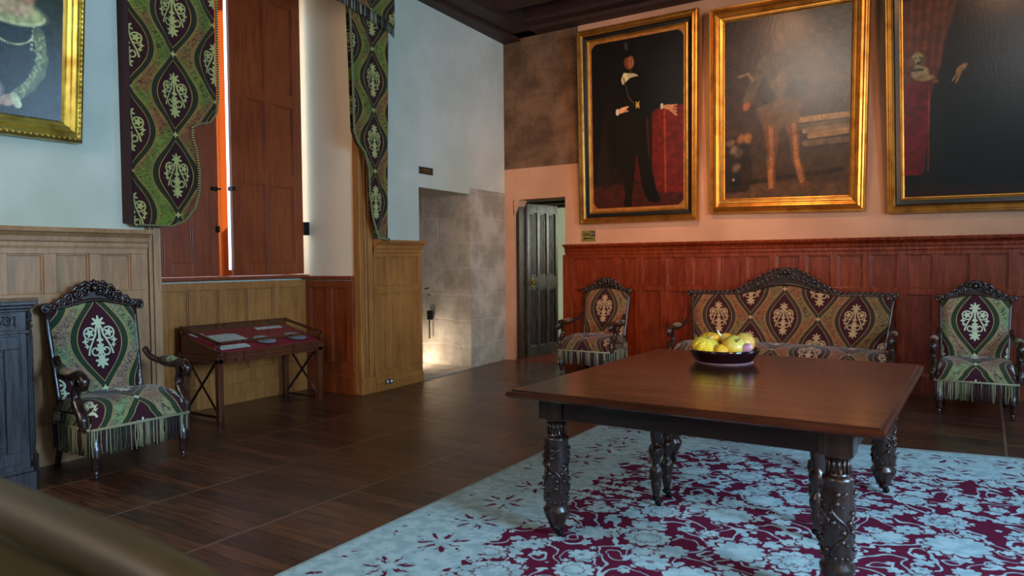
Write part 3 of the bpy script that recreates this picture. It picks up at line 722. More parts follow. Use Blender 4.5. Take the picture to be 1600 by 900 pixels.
def picture(label, T, W, H, profs, paint):
    """profs: list of (name, mat, profile)"""
    root = empty('framed_painting', T(0, 0, 0)); tag(root, label, 'painting')
    wid = 0
    for (nm, mt, pr) in profs:
        m = MB(); ring(m, T, W, H, pr); o = m.build(nm, mt); chp(o, root); wid = max(wid, pr[-1][0])
    q = wid-0.004; dd = profs[-1][2][-1][1]
    o = paint.mesh('canvas', lambda a, b: T(q+(W-2*q)*a, q+(H-2*q)*b, dd+0.002), root); o.matrix_parent_inverse = Matrix.Translation(root.location).inverted()
    m = MB(); m.prism([(0.01, 0.01), (W-0.01, 0.01), (W-0.01, H-0.01), (0.01, H-0.01)], lambda a, b, d: T(a, b, d), 0.0, 0.02); chp(m.build('backing', DARKW), root)
    return root
def backT(x0, z0, tilt, x_tilt=0.0, lean=0.0, d0=0.03):
    c, s = math.cos(tilt), math.sin(tilt)
    return lambda a, b, d: (x0+a+lean*b, YB-d0-(d*c+b*s), z0+b*c-d*s+x_tilt*a)
# portrait 1 : man in black
P1 = Paint(180, 320, (18, 10, 7)); p = P1; p.ya, p.yb = 1.13, -0.045
p.blend(np.clip((0.17-p.Y)/0.03, 0, 1), (58, 20, 12)); p.poly([(0.66, 0.13), (1, 0.11), (1, 0.55), (0.72, 0.55), (0.66, 0.53)], (92, 20, 12), 2); p.poly([(0.46, 0.2), (0.66, 0.14), (0.62, 0.52), (0.50, 0.52)], (66, 16, 10), 2)
for k in range(14): p.ell(0.74+0.07*(k % 4)+0.02*(k % 2), 0.17+0.027*k, 0.022, 0.03, (116, 36, 20), 30*k, 0.6, 0.5)
p.line([(0.80, 0.12), (0.79, 0.53)], 0.008, (150, 70, 30), 0.7)
p.poly([(0.05, 0.2), (0.12, 0.45), (0.18, 0.6), (0.2, 0.15)], (34, 20, 10), 4, 0.8)
blk = (9, 6, 5)
p.poly([(0.22, 0.30), (0.26, 0.62), (0.33, 0.74), (0.44, 0.78), (0.56, 0.75), (0.62, 0.66), (0.74, 0.60), (0.80, 0.56), (0.70, 0.54), (0.60, 0.50), (0.62, 0.33), (0.70, 0.15), (0.74, 0.08), (0.62, 0.08), (0.56, 0.15), (0.50, 0.34), (0.45, 0.14), (0.44, 0.07), (0.38, 0.07), (0.36, 0.2), (0.30, 0.25)], blk, 2)
p.ell(0.425, 0.795, 0.050, 0.074, (96, 50, 28)); p.ell(0.445, 0.79, 0.034, 0.056, (150, 88, 52), 0, 0.7); p.ell(0.41, 0.835, 0.062, 0.03, blk, 10); p.ell(0.415, 0.85, 0.05, 0.04, blk); p.ell(0.40, 0.872, 0.020, 0.045, (56, 52, 46), 10, 0.8)
p.ell(0.455, 0.80, 0.009, 0.006, (40, 20, 12)); p.ell(0.425, 0.80, 0.009, 0.006, (40, 20, 12)); p.line([(0.447, 0.795), (0.452, 0.775)], 0.006, (100, 50, 28)); p.ell(0.445, 0.757, 0.02, 0.006, (90, 34, 22)); p.ell(0.445, 0.752, 0.020, 0.018, (52, 30, 18), 0, 0.6)
p.poly([(0.34, 0.71), (0.37, 0.745), (0.48, 0.735), (0.53, 0.72), (0.44, 0.715), (0.36, 0.685)], (196, 178, 130), 1)
p.ell(0.345, 0.555, 0.055, 0.026, (196, 136, 92), 10); p.line([(0.34, 0.565), (0.41, 0.57)], 0.010, (210, 150, 104)); p.line([(0.34, 0.55), (0.41, 0.55)], 0.009, (190, 128, 86)); p.ell(0.30, 0.55, 0.018, 0.035, (190, 180, 150))
p.ell(0.83, 0.545, 0.055, 0.024, (190, 126, 80), -10)
for k in range(4): p.line([(0.84, 0.55-0.006*k), (0.91, 0.55-0.016*k)], 0.008, (190, 128, 84))
p.ell(0.765, 0.552, 0.016, 0.03, (180, 170, 140)); p.line([(0.37, 0.72), (0.42, 0.62), (0.50, 0.57)], 0.006, (60, 50, 30)); p.ell(0.515, 0.575, 0.02, 0.02, (150, 110, 50)); p.line([(0.5, 0.59), (0.53, 0.56)], 0.005, (200, 160, 80)); p.line([(0.53, 0.59), (0.5, 0.56)], 0.005, (200, 160, 80))
p.ell(0.40, 0.075, 0.04, 0.06, blk, 15); p.ell(0.68, 0.09, 0.07, 0.035, blk, -10)
# golden spandrels with rounded corners
rx, ry = 0.16, 0.16*180/320
for cx in (0, 1):
    for cy in (0, 1):
        ax = np.abs(p.X-cx); ay = np.abs(p.Y-cy); mk = ((ax < rx) & (ay < ry) & (((rx-ax)/rx)**2+((ry-ay)/ry)**2 > 1)); p.blend(mk.astype(float), (150, 94, 42))
p.blend(((p.X < 0.022) | (p.X > 0.978) | (p.Y < 0.013) | (p.Y > 0.987)).astype(float), (160, 100, 44))
p.noise(0.35, 6)
g3 = [('outer_moulding', GOLD, [(0, 0), (0, 0.055), (0.008, 0.072), (0.022, 0.074), (0.030, 0.062), (0.040, 0.062), (0.046, 0.078), (0.058, 0.080), (0.066, 0.066), (0.076, 0.055)]),
      ('black_hollow', BLACKW, [(0.076, 0.055), (0.086, 0.040), (0.122, 0.034)]), ('inner_moulding', GOLD, [(0.122, 0.034), (0.126, 0.046), (0.138, 0.048), (0.146, 0.036), (0.156, 0.034), (0.160, 0.026)])]
picture('tall portrait of a man in black beside a red-draped table, black and gilt frame', backT(-4.352, 1.832, 0.10, 0, 0.036), 1.535, 2.37, g3, P1)
# portrait 2 : armoured figure
P2 = Paint(210, 300, (62, 40, 24)); p = P2
p.blend(np.clip((p.X-0.35)/0.4, 0, 1)*np.clip((p.Y-0.4)/0.3, 0, 1)*0.75, (88, 68, 46)); p.blend(np.clip((0.45-p.X)/0.4, 0, 1)*np.clip((p.Y-0.3)/0.3, 0, 1)*0.7, (44, 22, 13))
for (x0, y0, x1, y1, c) in ((0.62, 0.42, 1.0, 0.43, (176, 128, 70)), (0.66, 0.36, 1.0, 0.37, (160, 120, 72)), (0.7, 0.33, 1, 0.345, (180, 130, 70)), (0.6, 0.38, 1, 0.395, (110, 86, 50)), (0.66, 0.29, 1, 0.30, (120, 92, 56))): p.line([(x0, y0), (x1, y1)], 0.022, c, 0.7)
p.blend(np.clip((0.28-p.Y)/0.05, 0, 1)*0.9, (66, 42, 22)); p.blend(np.clip((0.10-p.Y)/0.04, 0, 1)*0.6, (96, 66, 40)); p.line([(0.2, 0.09), (0.95, 0.14)], 0.02, (44, 28, 14), 0.8)
arm = (66, 48, 34); arl = (112, 84, 56)
p.poly([(0.35, 0.50), (0.28, 0.60), (0.25, 0.68), (0.30, 0.73), (0.36, 0.77), (0.46, 0.80), (0.56, 0.77), (0.62, 0.66), (0.62, 0.54), (0.58, 0.44), (0.30, 0.44)], (44, 33, 24), 3, 1.0); p.line([(0.33, 0.74), (0.40, 0.62), (0.52, 0.50)], 0.022, (70, 60, 36), 0.8); p.line([(0.56, 0.74), (0.64, 0.62), (0.60, 0.50)], 0.035, (60, 46, 34), 0.9); p.ell(0.47, 0.62, 0.05, 0.12, (96, 76, 54), 0, 0.9, 0.7); p.line([(0.31, 0.47), (0.62, 0.49)], 0.012, (120, 84, 44), 0.8)
p.ell(0.44, 0.70, 0.13, 0.14, arl, 0, 0.9, 0.5); p.ell(0.45, 0.86, 0.055, 0.075, (110, 78, 56), 0, 0.8, 0.55); p.line([(0.34, 0.76), (0.25, 0.64), (0.20, 0.55)], 0.045, (76, 62, 40), 0.8); p.ell(0.185, 0.52, 0.028, 0.04, (150, 78, 44), -30, 0.6); p.line([(0.24, 0.66), (0.20, 0.70), (0.12, 0.69)], 0.012, (130, 96, 64), 0.7)
leg = (104, 60, 30); ll = (150, 92, 46)
p.poly([(0.30, 0.46), (0.36, 0.26), (0.355, 0.16), (0.37, 0.06), (0.34, 0.035), (0.42, 0.035), (0.43, 0.08), (0.425, 0.18), (0.45, 0.28), (0.47, 0.46)], leg, 2); p.line([(0.385, 0.42), (0.40, 0.26), (0.39, 0.15), (0.39, 0.06)], 0.018, ll, 0.8)
p.poly([(0.48, 0.47), (0.60, 0.47), (0.62, 0.32), (0.63, 0.2), (0.68, 0.09), (0.76, 0.05), (0.64, 0.06), (0.60, 0.12), (0.56, 0.22), (0.53, 0.33)], leg, 2); p.line([(0.57, 0.42), (0.585, 0.30), (0.60, 0.2), (0.64, 0.09)], 0.018, ll, 0.8)
p.poly([(0.26, 0.50), (0.30, 0.42), (0.46, 0.38), (0.62, 0.42), (0.64, 0.52), (0.5, 0.56)], (92, 62, 30), 3, 0.9)
p.poly([(0, 0.03), (0, 0.34), (0.12, 0.36), (0.22, 0.30), (0.24, 0.14), (0.2, 0.04)], (42, 26, 16), 4, 0.9)
for (a, b, c) in ((0.08, 0.28, (130, 110, 84)), (0.05, 0.32, (120, 96, 70)), (0.14, 0.34, (150, 94, 44)), (0.12, 0.26, (104, 84, 60)), (0.10, 0.18, (120, 98, 74)), (0.2, 0.34, (180, 120, 50))): p.ell(a, b, 0.04, 0.03, c, 40*a*10, 0.8, 0.7)
p.ell(0.09, 0.10, 0.05, 0.05, (28, 20, 16), 0, 0.5); p.ell(0.075, 0.11, 0.012, 0.012, (150, 130, 110), 0, 0.8)
p.noise(0.35, 9); p.noise(0.25, 3)
g2 = [('outer_moulding', GOLD, [(0, 0), (0, 0.04), (0.006, 0.056), (0.020, 0.056), (0.028, 0.044), (0.040, 0.048), (0.052, 0.074), (0.072, 0.080), (0.082, 0.062), (0.092, 0.058)]), ('inner_moulding', GOLD, [(0.092, 0.058), (0.100, 0.066), (0.112, 0.062), (0.122, 0.046), (0.136, 0.044), (0.142, 0.052), (0.152, 0.050), (0.160, 0.034), (0.172, 0.030)])]
picture('portrait of a figure in armour before a stormy landscape, plain gilt frame', backT(-2.674, 1.89, 0.10, -0.022, 0.027), 1.63, 2.27, g2, P2)
# portrait 3 : lady in black with small dog
P3 = Paint(220, 300, (16, 10, 7)); p = P3; p.yb = -0.075
p.poly([(0, 0.5), (0, 1), (0.34, 1), (0.26, 0.82), (0.20, 0.62), (0.14, 0.5)], (84, 34, 14), 5)
for k in range(5): p.line([(0.06+0.05*k, 1.0), (0.03+0.045*k, 0.68)], 0.012, (112, 52, 24), 0.5)
p.poly([(0, 0.18), (0, 0.62), (0.165, 0.62), (0.15, 0.4), (0.12, 0.18)], (92, 14, 18), 2); p.line([(0.145, 0.2), (0.155, 0.6)], 0.005, (150, 60, 40), 0.6)
p.poly([(0.30, 0.04), (0.2, 0.10), (0.26, 0.5), (0.42, 0.72), (0.5, 0.82), (0.62, 0.82), (0.74, 0.7), (0.84, 0.4), (0.9, 0.04)], (8, 7, 6), 4); p.blend(np.clip((0.07-p.Y)/0.04, 0, 1)*0.8, (40, 16, 10))
p.ell(0.60, 1.04, 0.05, 0.06, (150, 100, 66), 0, 0.5)
p.ell(0.34, 0.66, 0.04, 0.018, (150, 96, 48), 40, 0.5); p.line([(0.32, 0.64), (0.29, 0.61)], 0.007, (150, 96, 48)); p.line([(0.335, 0.64), (0.31, 0.60)], 0.007, (150, 96, 48)); p.ell(0.19, 0.615, 0.02, 0.012, (110, 66, 34), 0, 0.6)
dog = (150, 120, 76)
p.ell(0.085, 0.72, 0.042, 0.05, dog, 0, 0.3); p.ell(0.055, 0.715, 0.016, 0.035, (96, 66, 36), 20, 0.4); p.ell(0.118, 0.715, 0.016, 0.035, (96, 66, 36), -20, 0.4); p.ell(0.10, 0.66, 0.055, 0.04, dog, 0, 0.3); p.ell(0.13, 0.635, 0.06, 0.02, (130, 96, 56), 0, 0.3); p.ell(0.09, 0.705, 0.012, 0.009, (30, 18, 12)); p.ell(0.072, 0.73, 0.006, 0.006, (30, 18, 12)); p.ell(0.102, 0.73, 0.006, 0.006, (30, 18, 12))
p.line([(0.05, 0.675), (0.12, 0.675)], 0.008, (60, 50, 40)); p.noise(0.4, 7); p.noise(0.25, 2)
picture('dark portrait of a lady in black with a small dog on a red table', backT(-0.844, 1.818, 0.10, -0.010, -0.01), 1.75, 2.37, g3, P3)
# left painting: lady with ruff
P4 = Paint(150, 190, (40, 46, 24)); p = P4; p.ya, p.yb, p.xb = 0.93, -0.09, 0.17
p.blend(np.clip(1-p.Y*0.8, 0, 1)*0.5, (34, 56, 70))
p.poly([(0.05, 0), (0.0, 0.55), (0.2, 0.72), (0.45, 0.80), (0.62, 0.78), (0.74, 0.68), (0.80, 0.40), (0.78, 0.16), (0.66, 0.10), (0.62, 0)], (20, 38, 40), 4)
p.ell(0.44, 0.90, 0.17, 0.20, (186, 128, 96), 0, 0.2); p.ell(0.44, 1.0, 0.2, 0.14, (110, 70, 40), 0, 0.3); p.ell(0.49, 0.905, 0.02, 0.012, (60, 40, 30)); p.ell(0.39, 0.905, 0.02, 0.012, (60, 40, 30)); p.ell(0.44, 0.83, 0.03, 0.012, (150, 60, 50))
p.ell(0.44, 0.765, 0.25, 0.095, (170, 170, 110), 0, 0.35); p.ell(0.44, 0.79, 0.15, 0.05, (196, 160, 120), 0, 0.6)
for k in range(30):
    a = PI*(1+k/29); p.ell(0.44+0.24*math.cos(a), 0.765+0.07*math.sin(a), 0.014, 0.014, (196, 198, 140), 0, 0.5, 0.8)
for k in range(26):
    a = PI*(1+k/25); p.ell(0.44+0.16*math.cos(a), 0.66+0.10*math.sin(a), 0.008, 0.008, (190, 186, 130), 0, 0.5)
for k in range(6): p.ell(0.60-0.003*k, 0.70-0.03*k, 0.013, 0.013, (190, 190, 140), 0, 0.5, 0.8)
p.line([(0.64, 0.66), (0.67, 0.50), (0.65, 0.40), (0.58, 0.31), (0.47, 0.22)], 0.045, (104, 116, 76), 0.9)
for k in range(60):
    t = k/59; x_ = 0.65+0.02*math.sin(k*2.3)+(-0.28*max(0, t-0.4)); y_ = 0.64-0.44*t; p.ell(x_+0.02*math.cos(k*3.1), y_, 0.01, 0.01, (170, 176, 124), 0, 0.6, 0.7)
p.ell(0.42, 0.19, 0.07, 0.045, (186, 150, 120), 20, 0.3); p.line([(0.40, 0.19), (0.34, 0.15)], 0.014, (190, 150, 120)); p.ell(0.30, 0.24, 0.08, 0.08, (196, 176, 160), 0, 0.6, 0.8); p.ell(0.28, 0.17, 0.05, 0.03, (200, 200, 180), 30, 0.5)
p.line([(0.46, 0.22), (0.49, 0.17)], 0.03, (190, 196, 150)); p.noise(0.4, 5)
T4 = lambda a, b, d: (XL+0.03+d+0.10*b, 1.61+a, 2.21+b)
g4 = [('outer_moulding', GOLDY, [(0, 0), (0, 0.05), (0.02, 0.065), (0.035, 0.05), (0.05, 0.055), (0.065, 0.08), (0.08, 0.06)]), ('inner_moulding', GOLDY, [(0.08, 0.06), (0.095, 0.065), (0.11, 0.045), (0.125, 0.05), (0.135, 0.03)])]
pic = picture('gilt-framed portrait of a lady with lace ruff and pearls, on the pale wall at left', T4, 1.05, 1.3, g4, P4)
m = MB()
for i in range(36): m.ball(T4(1.05-0.022, 0.03+i*0.035, 0.058), 0.011, 6)
for i in range(28): m.ball(T4(1.0-i*0.035, 0.022, 0.058), 0.011, 6)
o = m.build('beading', GOLDY); o['kind'] = 'stuff'; chp(o, pic)

# ------------------------------------------------------------------ seating
def strand_row(m, p0, p1, z0, z1, n, seed, out=(0, 0)):
    rnd = random.Random(seed)
    for i in range(n):
        t = (i+0.5)/n; x = p0[0]+(p1[0]-p0[0])*t; y = p0[1]+(p1[1]-p0[1])*t
        a, b = rnd.uniform(-.006, .006), rnd.uniform(-.006, .006); zz = z1+rnd.uniform(-.012, .008)
        k = len(m.v); m.tube([(x, y, z0), (x+a, y+b+out[1]*0.01, (z0+zz)/2), (x+b, y+a, zz)], 0.0048, 4)
        for q in range(k, len(m.v)): m.uv[q] = ((i+seed*131+0.5)/70, 0)
    k = len(m.v); m.tube([(p0[0], p0[1], z0), (p1[0], p1[1], z0)], 0.009, 6)
    for q in range(k, len(m.v)): m.uv[q] = (0.0, 0)
def seat_unit(name, label, cat, loc, rz, W, BW, ztop, zmid, peak, fab, sc=1.0, seat_z=0.43, group=None, legs=2, seed=1, sofa=False):
    rt = empty(name, loc, rz, sc); tag(rt, label, cat, group)
    hw = W/2; bw = BW/2; rnd = random.Random(seed)
    prof = smoothpath([(0, 0.21, seat_z-0.01), (0, 0.05, seat_z+0.03), (0, -0.16, seat_z+0.025), (0, -0.29, seat_z-0.01), (0, -0.345, seat_z-0.06), (0, -0.35, 0.30)], 5)
    L = [0]
    for a, b in zip(prof[:-1], prof[1:]): L.append(L[-1]+(b-a).length)
    NV = len(prof)-1; NU = 18 if not sofa else 48
    m = MB()
    def fn(i, j):
        u = 2*i-1; k = int(round(j*NV)); p = prof[k]; e = max(0, (abs(u)*hw-(hw-0.07))/0.07); drop = 0.075*(1-math.sqrt(max(0, 1-e*e))) if e > 0 else 0
        crown = 0.02*(1-u*u); z = p.z+(crown if p.z > 0.36 else crown*0.2)-(drop if p.z > 0.36 else drop*max(0, (p.z-0.30)/0.06))
        return (u*hw, p.y+(0.03*e*e if k > NV*0.5 else 0), max(z, 0.30))
    m.grid(NU, NV, fn, lambda i, j: ((2*i-1)*hw, -L[int(round(j*NV))]+0.18))
    for s in (-1, 1):     # side skirts
        m.grid(8, 2, lambda i, j: (s*(hw-0.001), 0.20-0.53*i, (seat_z-0.055)*(1-j)+0.30*j), lambda i, j: (0.5*i, 0.12*j))
    m.build('seat', fab, rt)
    m = MB(); m.box(-hw+0.015, hw-0.015, -0.325, 0.24, 0.25, 0.38); m.build('seat_frame', DARKFAB, rt)
    m = MB(); strand_row(m, (-hw, -0.352), (hw, -0.352), 0.30, 0.145, int(W/0.0105), seed)
    for s in (-1, 1): strand_row(m, (s*(hw+0.002), -0.34), (s*(hw+0.002), 0.2), 0.30, 0.145, 50, seed+2+s)
    o = m.build('fringe', FRINGE, rt); o['kind'] = 'stuff'
    # legs
    lx = [-hw+0.035, hw-0.035] if legs == 2 else [-hw+0.035, -hw/3, hw/3, hw-0.035]
    for x in lx:
        m = MB(); m.tube(smoothpath([(x, -0.30, 0.30), (x, -0.325, 0.20), (x, -0.335, 0.13), (x, -0.32, 0.06), (x, -0.325, 0.028)], 5), [0.032]*6+[0.036]*5+[0.026]*5+[0.018]*5, 10)
        m.tube(spiral((-0.345, 0.16), 0.02, 1.2, 0, 1, lambda a, b, d: (x, a, b)), 0.008, 6)
        m.lathe([(0.0, 0.0), (0.014, 0.0), (0.017, 0.014), (0.010, 0.03), (0.016, 0.036), (0.012, 0.05)], x, -0.325, 12); m.build('leg', DARKW, rt)
    for x in (-bw+0.02, bw-0.02):
        m = MB(); m.tube(smoothpath([(x, 0.22, 0.42), (x, 0.25, 0.2), (x, 0.31, 0.0)], 5), [0.024]*6+[0.02]*5, 8); m.build('leg', DARKW, rt)
    # back
    def ztopf(u): return ztop+(zmid-ztop)*(math.cos(min(1, abs(u)/(0.55 if sofa else 1.0))*PI)*0.5+0.5)
    def backy(z): return 0.20+0.13*(z-0.40)/(ztop-0.40)
    m = MB(); NB = 16 if not sofa else 48
    def bf(i, j, front):
        u = 2*i-1; v = j; zt = ztopf(u); z = 0.40+(zt-0.40)*v; wv = bw*(0.93+0.07*v)
        ex = max(0, (abs(u)*bw-(bw-0.07))/0.07); ez = max(0, (z-(zt-0.05))/0.05)
        bul = 0.045*math.sqrt(max(0, 1-min(1, ex*ex)))*math.sqrt(max(0, 1-0.7*min(1, ez*ez)))
        return (u*wv, backy(z)-(bul if front else -0.035), z)
    for fr in (True, False): m.grid(NB, 20, lambda i, j: bf(i, j, fr), lambda i, j: ((2*i-1)*bw, (ztopf(2*i-1)-0.40)*j-(0.38 if not sofa else 0.33)))
    for s in (0, 1): m.grid(2, 20, lambda i, j: tuple(Vector(bf(s, j, True)).lerp(Vector(bf(s, j, False)), i)), lambda i, j: (i*0.08, j*0.6))
    m.grid(NB, 2, lambda i, j: tuple(Vector(bf(i, 1, True)).lerp(Vector(bf(i, 1, False)), j)), lambda i, j: (i, j*0.08))
    m.build('backrest', fab, rt)
    for s in (-1, 1):
        m = MB()
        m.tube([(s*bw*(0.93+0.07*t)+s*0.008, backy(0.40+(ztop-0.40)*t)+0.02, 0.38+(ztop-0.38)*t) for t in [k/8 for k in range(9)]], 0.017, 8)
        m.build('back_post', DARKW, rt)
    # carved crest
    m = MB(); yb = backy(ztop)+0.0; ew = bw+0.03
    cw = bw*(0.56 if sofa else 0.92)
    def top(x):
        t = min(1, abs(x)/cw); base = ztopf(x/bw if abs(x) < bw else 1); return base+0.036+(peak-zmid-0.036)*(math.cos(t*PI)*0.5+0.5)**0.62
    N = 40; poly = [(-ew+2*ew*i/N, ztopf(max(-1, min(1, (-ew+2*ew*i/N)/bw)))-0.015) for i in range(N+1)]+[(ew-2*ew*i/N, top(ew-2*ew*i/N)-0.02) for i in range(N+1)]
    vs = [(a, yb-0.015, b) for a, b in poly]+[(a, yb+0.03, b) for a, b in poly]; n = len(poly)
    fs = [(i, i+1, n-2-i, n-1-i) for i in range(N)]+[(i+n, n-1-i+n, n-2-i+n, i+1+n) for i in range(N)]+[(i, (i+1) % n, (i+1) % n+n, i+n) for i in range(n)]
    m.add(vs, fs)
    m.tube([(-ew+2*ew*i/N, yb-0.025, ztopf(max(-1, min(1, (-ew+2*ew*i/N)/bw)))+0.002) for i in range(N+1)], 0.012, 6)
    pl = lambda a, b, d: (a, yb-0.022-d, b)
    k = 0; x = 0.055
    # centre cartouche
    for a in range(7):
        t = PI*(a/6); m.ball((0.040*math.cos(t), yb-0.03, peak-0.055+0.038*math.sin(t)), (0.018, 0.014, 0.018), 7)
    m.ball((0, yb-0.04, peak-0.055), (0.022, 0.018, 0.026), 8); m.ball((0, yb-0.02, peak-0.012), (0.014, 0.012, 0.018), 7)
    stp = 0.052
    while x < ew-0.02:
        zt, zb = top(x), ztopf(min(1, x/bw)); hgt = max(0.035, zt-zb); r = min(0.034, hgt*0.42)
        for s in (-1, 1):
            cz = zb+hgt*0.5
            m.tube(spiral((s*x, cz), r, 1.5, PI/2, s*(1 if k % 2 else -1), pl, 0.006), [0.0095*(1-0.5*q/22) for q in range(23)], 6)
            m.tube(smoothpath([pl(s*(x-0.04), zt-0.012, 0), pl(s*x, zt-0.004+0.006*(k % 2), 0.004), pl(s*(x+0.035), top(x+0.035)-0.016, 0)], 4), [0.006]*4+[0.013]*4+[0.006], 6)
            for q in range(3):
                an = rnd.uniform(0, PI*2); m.ball(pl(s*x+math.cos(an)*r*1.1, cz+math.sin(an)*r*0.8, 0.004), (0.014, 0.010, 0.009), 6, rot=Matrix.Rotation(an, 3, 'Y'))
        x += stp; k += 1
    for s in (-1, 1): m.tube(spiral((s*(ew-0.005), ztop+0.002), 0.032, 1.6, 0 if s < 0 else PI, -s, pl, 0.004), [0.013*(1-0.5*q/22) for q in range(23)], 7)
    m.build('carved_crest', DARKW, rt, fix=True)
    # arms
    for s in (-1, 1):
        ax = s*(hw+0.015)
        m = MB(); x0 = s*(bw+0.01)
        m.tube(smoothpath([(x0, 0.20, 0.70), (x0+s*0.01, 0.13, 0.645), (ax, 0.02, 0.615), (ax, -0.12, 0.61), (ax, -0.22, 0.625), (ax, -0.285, 0.615), (ax, -0.315, 0.585), (ax, -0.30, 0.555), (ax, -0.275, 0.565)], 5), [0.022]*10+[0.029]*20+[0.027]*6+[0.018]*5, 9)
        for yy in (-0.012, 0.0, 0.012): m.lathe([(0.0, -0.034), (0.02, -0.034), (0.024, -0.02), (0.02, 0), (0.024, 0.02), (0.02, 0.034), (0, 0.034)], 0, 0, 12, M=Matrix.Translation((ax, -0.288+yy*0.2, 0.588)) @ Matrix.Rotation(PI/2, 4, 'Y'))
        m.build('armrest', DARKW, rt)
        m = MB(); m.tube(smoothpath([(ax, -0.26, 0.60), (ax, -0.20, 0.55), (ax, -0.185, 0.49), (ax, -0.22, 0.43), (ax, -0.265, 0.385), (ax, -0.29, 0.34), (ax, -0.28, 0.30)], 5), [0.026]*12+[0.034]*13+[0.028]*6, 9)
        m.tube(spiral((-0.235, 0.37), 0.034, 1.4, PI, 1, lambda a, b, d: (ax, a, b)), [0.014*(1-0.4*q/22) for q in range(23)], 7)
        m.build('arm_support', DARKW, rt)
        m = MB(); m.ball((ax, -0.06, 0.637), (0.036, 0.125, 0.026), 14)
        for q in range(len(m.v)): m.uv[q] = (m.v[q][1], m.v[q][0]+0.1)
        m.build('arm_pad', fab, rt)
    return rt
seat_unit('armchair', 'green brocade armchair with carved crest and fringe, beside the black carved cabinet', 'armchair', (-4.995, 2.69, 0), PI/2, 0.64, 0.56, 1.00, 1.045, 1.18, FAB, (1.05, 0.87, 1.065), seed=3)
seat_unit('armchair', 'brocade armchair by the open carved door, nearest the doorway', 'armchair', (-3.95, 7.92, 0), 0, 0.66, 0.57, 0.985, 1.03, 1.155, FABR, seed=5)
seat_unit('armchair', 'shadowed brocade armchair against the panelling at far right, beyond the sofa', 'armchair', (-0.065, 7.62, 0), 0.03, 0.60, 0.53, 0.975, 1.02, 1.15, FAB, seed=7)
seat_unit('sofa', 'long brocade sofa with pierced carved crest against the red panelling', 'sofa', (-1.80, 7.85, 0), 0, 2.12, 2.06, 0.975, 1.09, 1.27, FABR, legs=4, seed=9, sofa=True)

# ------------------------------------------------------------------ carved cabinet at left
cab = empty('carved_cabinet', (-5.1, 1.2, 0)); tag(cab, 'black carved oak cabinet with canted corner at the far left', 'cabinet')
def foot(o_=0.0): return [(-5.36, 0.1), (-4.84+o_, 0.1), (-4.84+o_, 2.07+o_*0.5), (-5.28+o_*0.3, 2.285+o_*0.6), (-5.36, 2.285+o_*0.6)]
def slabz(m, o_, z0, z1): m.prism(foot(o_), lambda a, b, d: (a, b, d), z0, z1)
m = MB(); slabz(m, 0, 0.13, 1.10); chp(m.build('carcass', CABW, bevel=0.004), cab)
m = MB(); slabz(m, 0.035, 0, 0.115); slabz(m, 0.02, 0.115, 0.14); chp(m.build('plinth', CABW, bevel=0.005), cab)
m = MB(); slabz(m, 0.02, 1.085, 1.105); slabz(m, 0.045, 1.105, 1.125); slabz(m, 0.07, 1.125, 1.15); chp(m.build('top', CABW, bevel=0.006), cab)
m = MB(); slabz(m, 0.018, 0.955, 0.975); chp(m.build('waist_moulding', CABW, bevel=0.004), cab)
def TF(s, z, d): return (-4.84+d, s, z)
cv = Vector((-0.44, 0.215, 0)).normalized(); cn = Vector((0.215, 0.44, 0)).normalized()
def TC(s, z, d): q = Vector((-4.84, 2.07, z))+cv*s+cn*d; return tuple(q)
def bxT(m, T, a, b, c, d, e, f):
    vs = [T(s, z, q) for q in (e, f) for z in (c, d) for s in (a, b)]
    m.add(vs, [(0, 1, 3, 2), (4, 6, 7, 5), (0, 4, 5, 1), (2, 3, 7, 6), (0, 2, 6, 4), (1, 5, 7, 3)])
def frameT(m, T, a, b, c, d, w_, e, f):
    bxT(m, T, a, b, c, c+w_, e, f); bxT(m, T, a, b, d-w_, d, e, f); bxT(m, T, a, a+w_, c+w_, d-w_, e, f); bxT(m, T, b-w_, b, c+w_, d-w_, e, f)
def scrolls(m, T, a, b, c, d, r, seed):
    rnd = random.Random(seed); nx = max(1, int((b-a)/(r*2.0))); nz = max(1, int((d-c)/(r*2.0)))
    for i in range(nx):
        for j in range(nz):
            x = a+(b-a)*(i+0.5)/nx; z = c+(d-c)*(j+0.5)/nz; s = 1 if (i+j) % 2 else -1
            m.tube(spiral((x, z), r*0.95, 1.4, rnd.uniform(0, 6), s, T, 0.006), [r*0.22*(1-0.4*q/22) for q in range(23)], 6)
            for q in range(3):
                an = rnd.uniform(0, 6.28); m.ball(T(x+math.cos(an)*r*0.8, z+math.sin(an)*r*0.8, 0.006), (r*0.3, r*0.3, r*0.22), 6)
y0, y1 = 1.45, 2.02
dr = MB(); frameT(dr, TF, y0, y1, 0.985, 1.075, 0.014, 0, 0.016); dr = chp(dr.build('drawer', CABW, bevel=0.002), cab)
m = MB(); scrolls(m, TF, y0+0.015, y1-0.015, 0.998, 1.064, 0.034, 2); o = m.build('carving', CABW); o.parent = dr; o.matrix_parent_inverse = dr.matrix_parent_inverse @ Matrix.Identity(4)
o.matrix_parent_inverse = Matrix.Identity(4)
m = MB(); frameT(m, TF, y0, y1, 0.17, 0.94, 0.075, 0, 0.014); frameT(m, TF, y0+0.085, y1-0.085, 0.255, 0.855, 0.03, 0, 0.010); frameT(m, TF, y0+0.13, y1-0.13, 0.30, 0.81, 0.02, 0.0, 0.018)
door = chp(m.build('cabinet_door', CABW, bevel=0.003), cab)
m = MB(); scrolls(m, TF, y0+0.16, y1-0.15, 0.33, 0.78, 0.045, 3); o = m.build('carving', CABW); o.parent = door
m = MB(); frameT(m, TF, 0.6, 1.40, 0.17, 0.94, 0.075, 0, 0.014); frameT(m, TF, 0.73, 1.27, 0.30, 0.81, 0.02, 0, 0.018); door2 = chp(m.build('cabinet_door', CABW, bevel=0.003), cab)
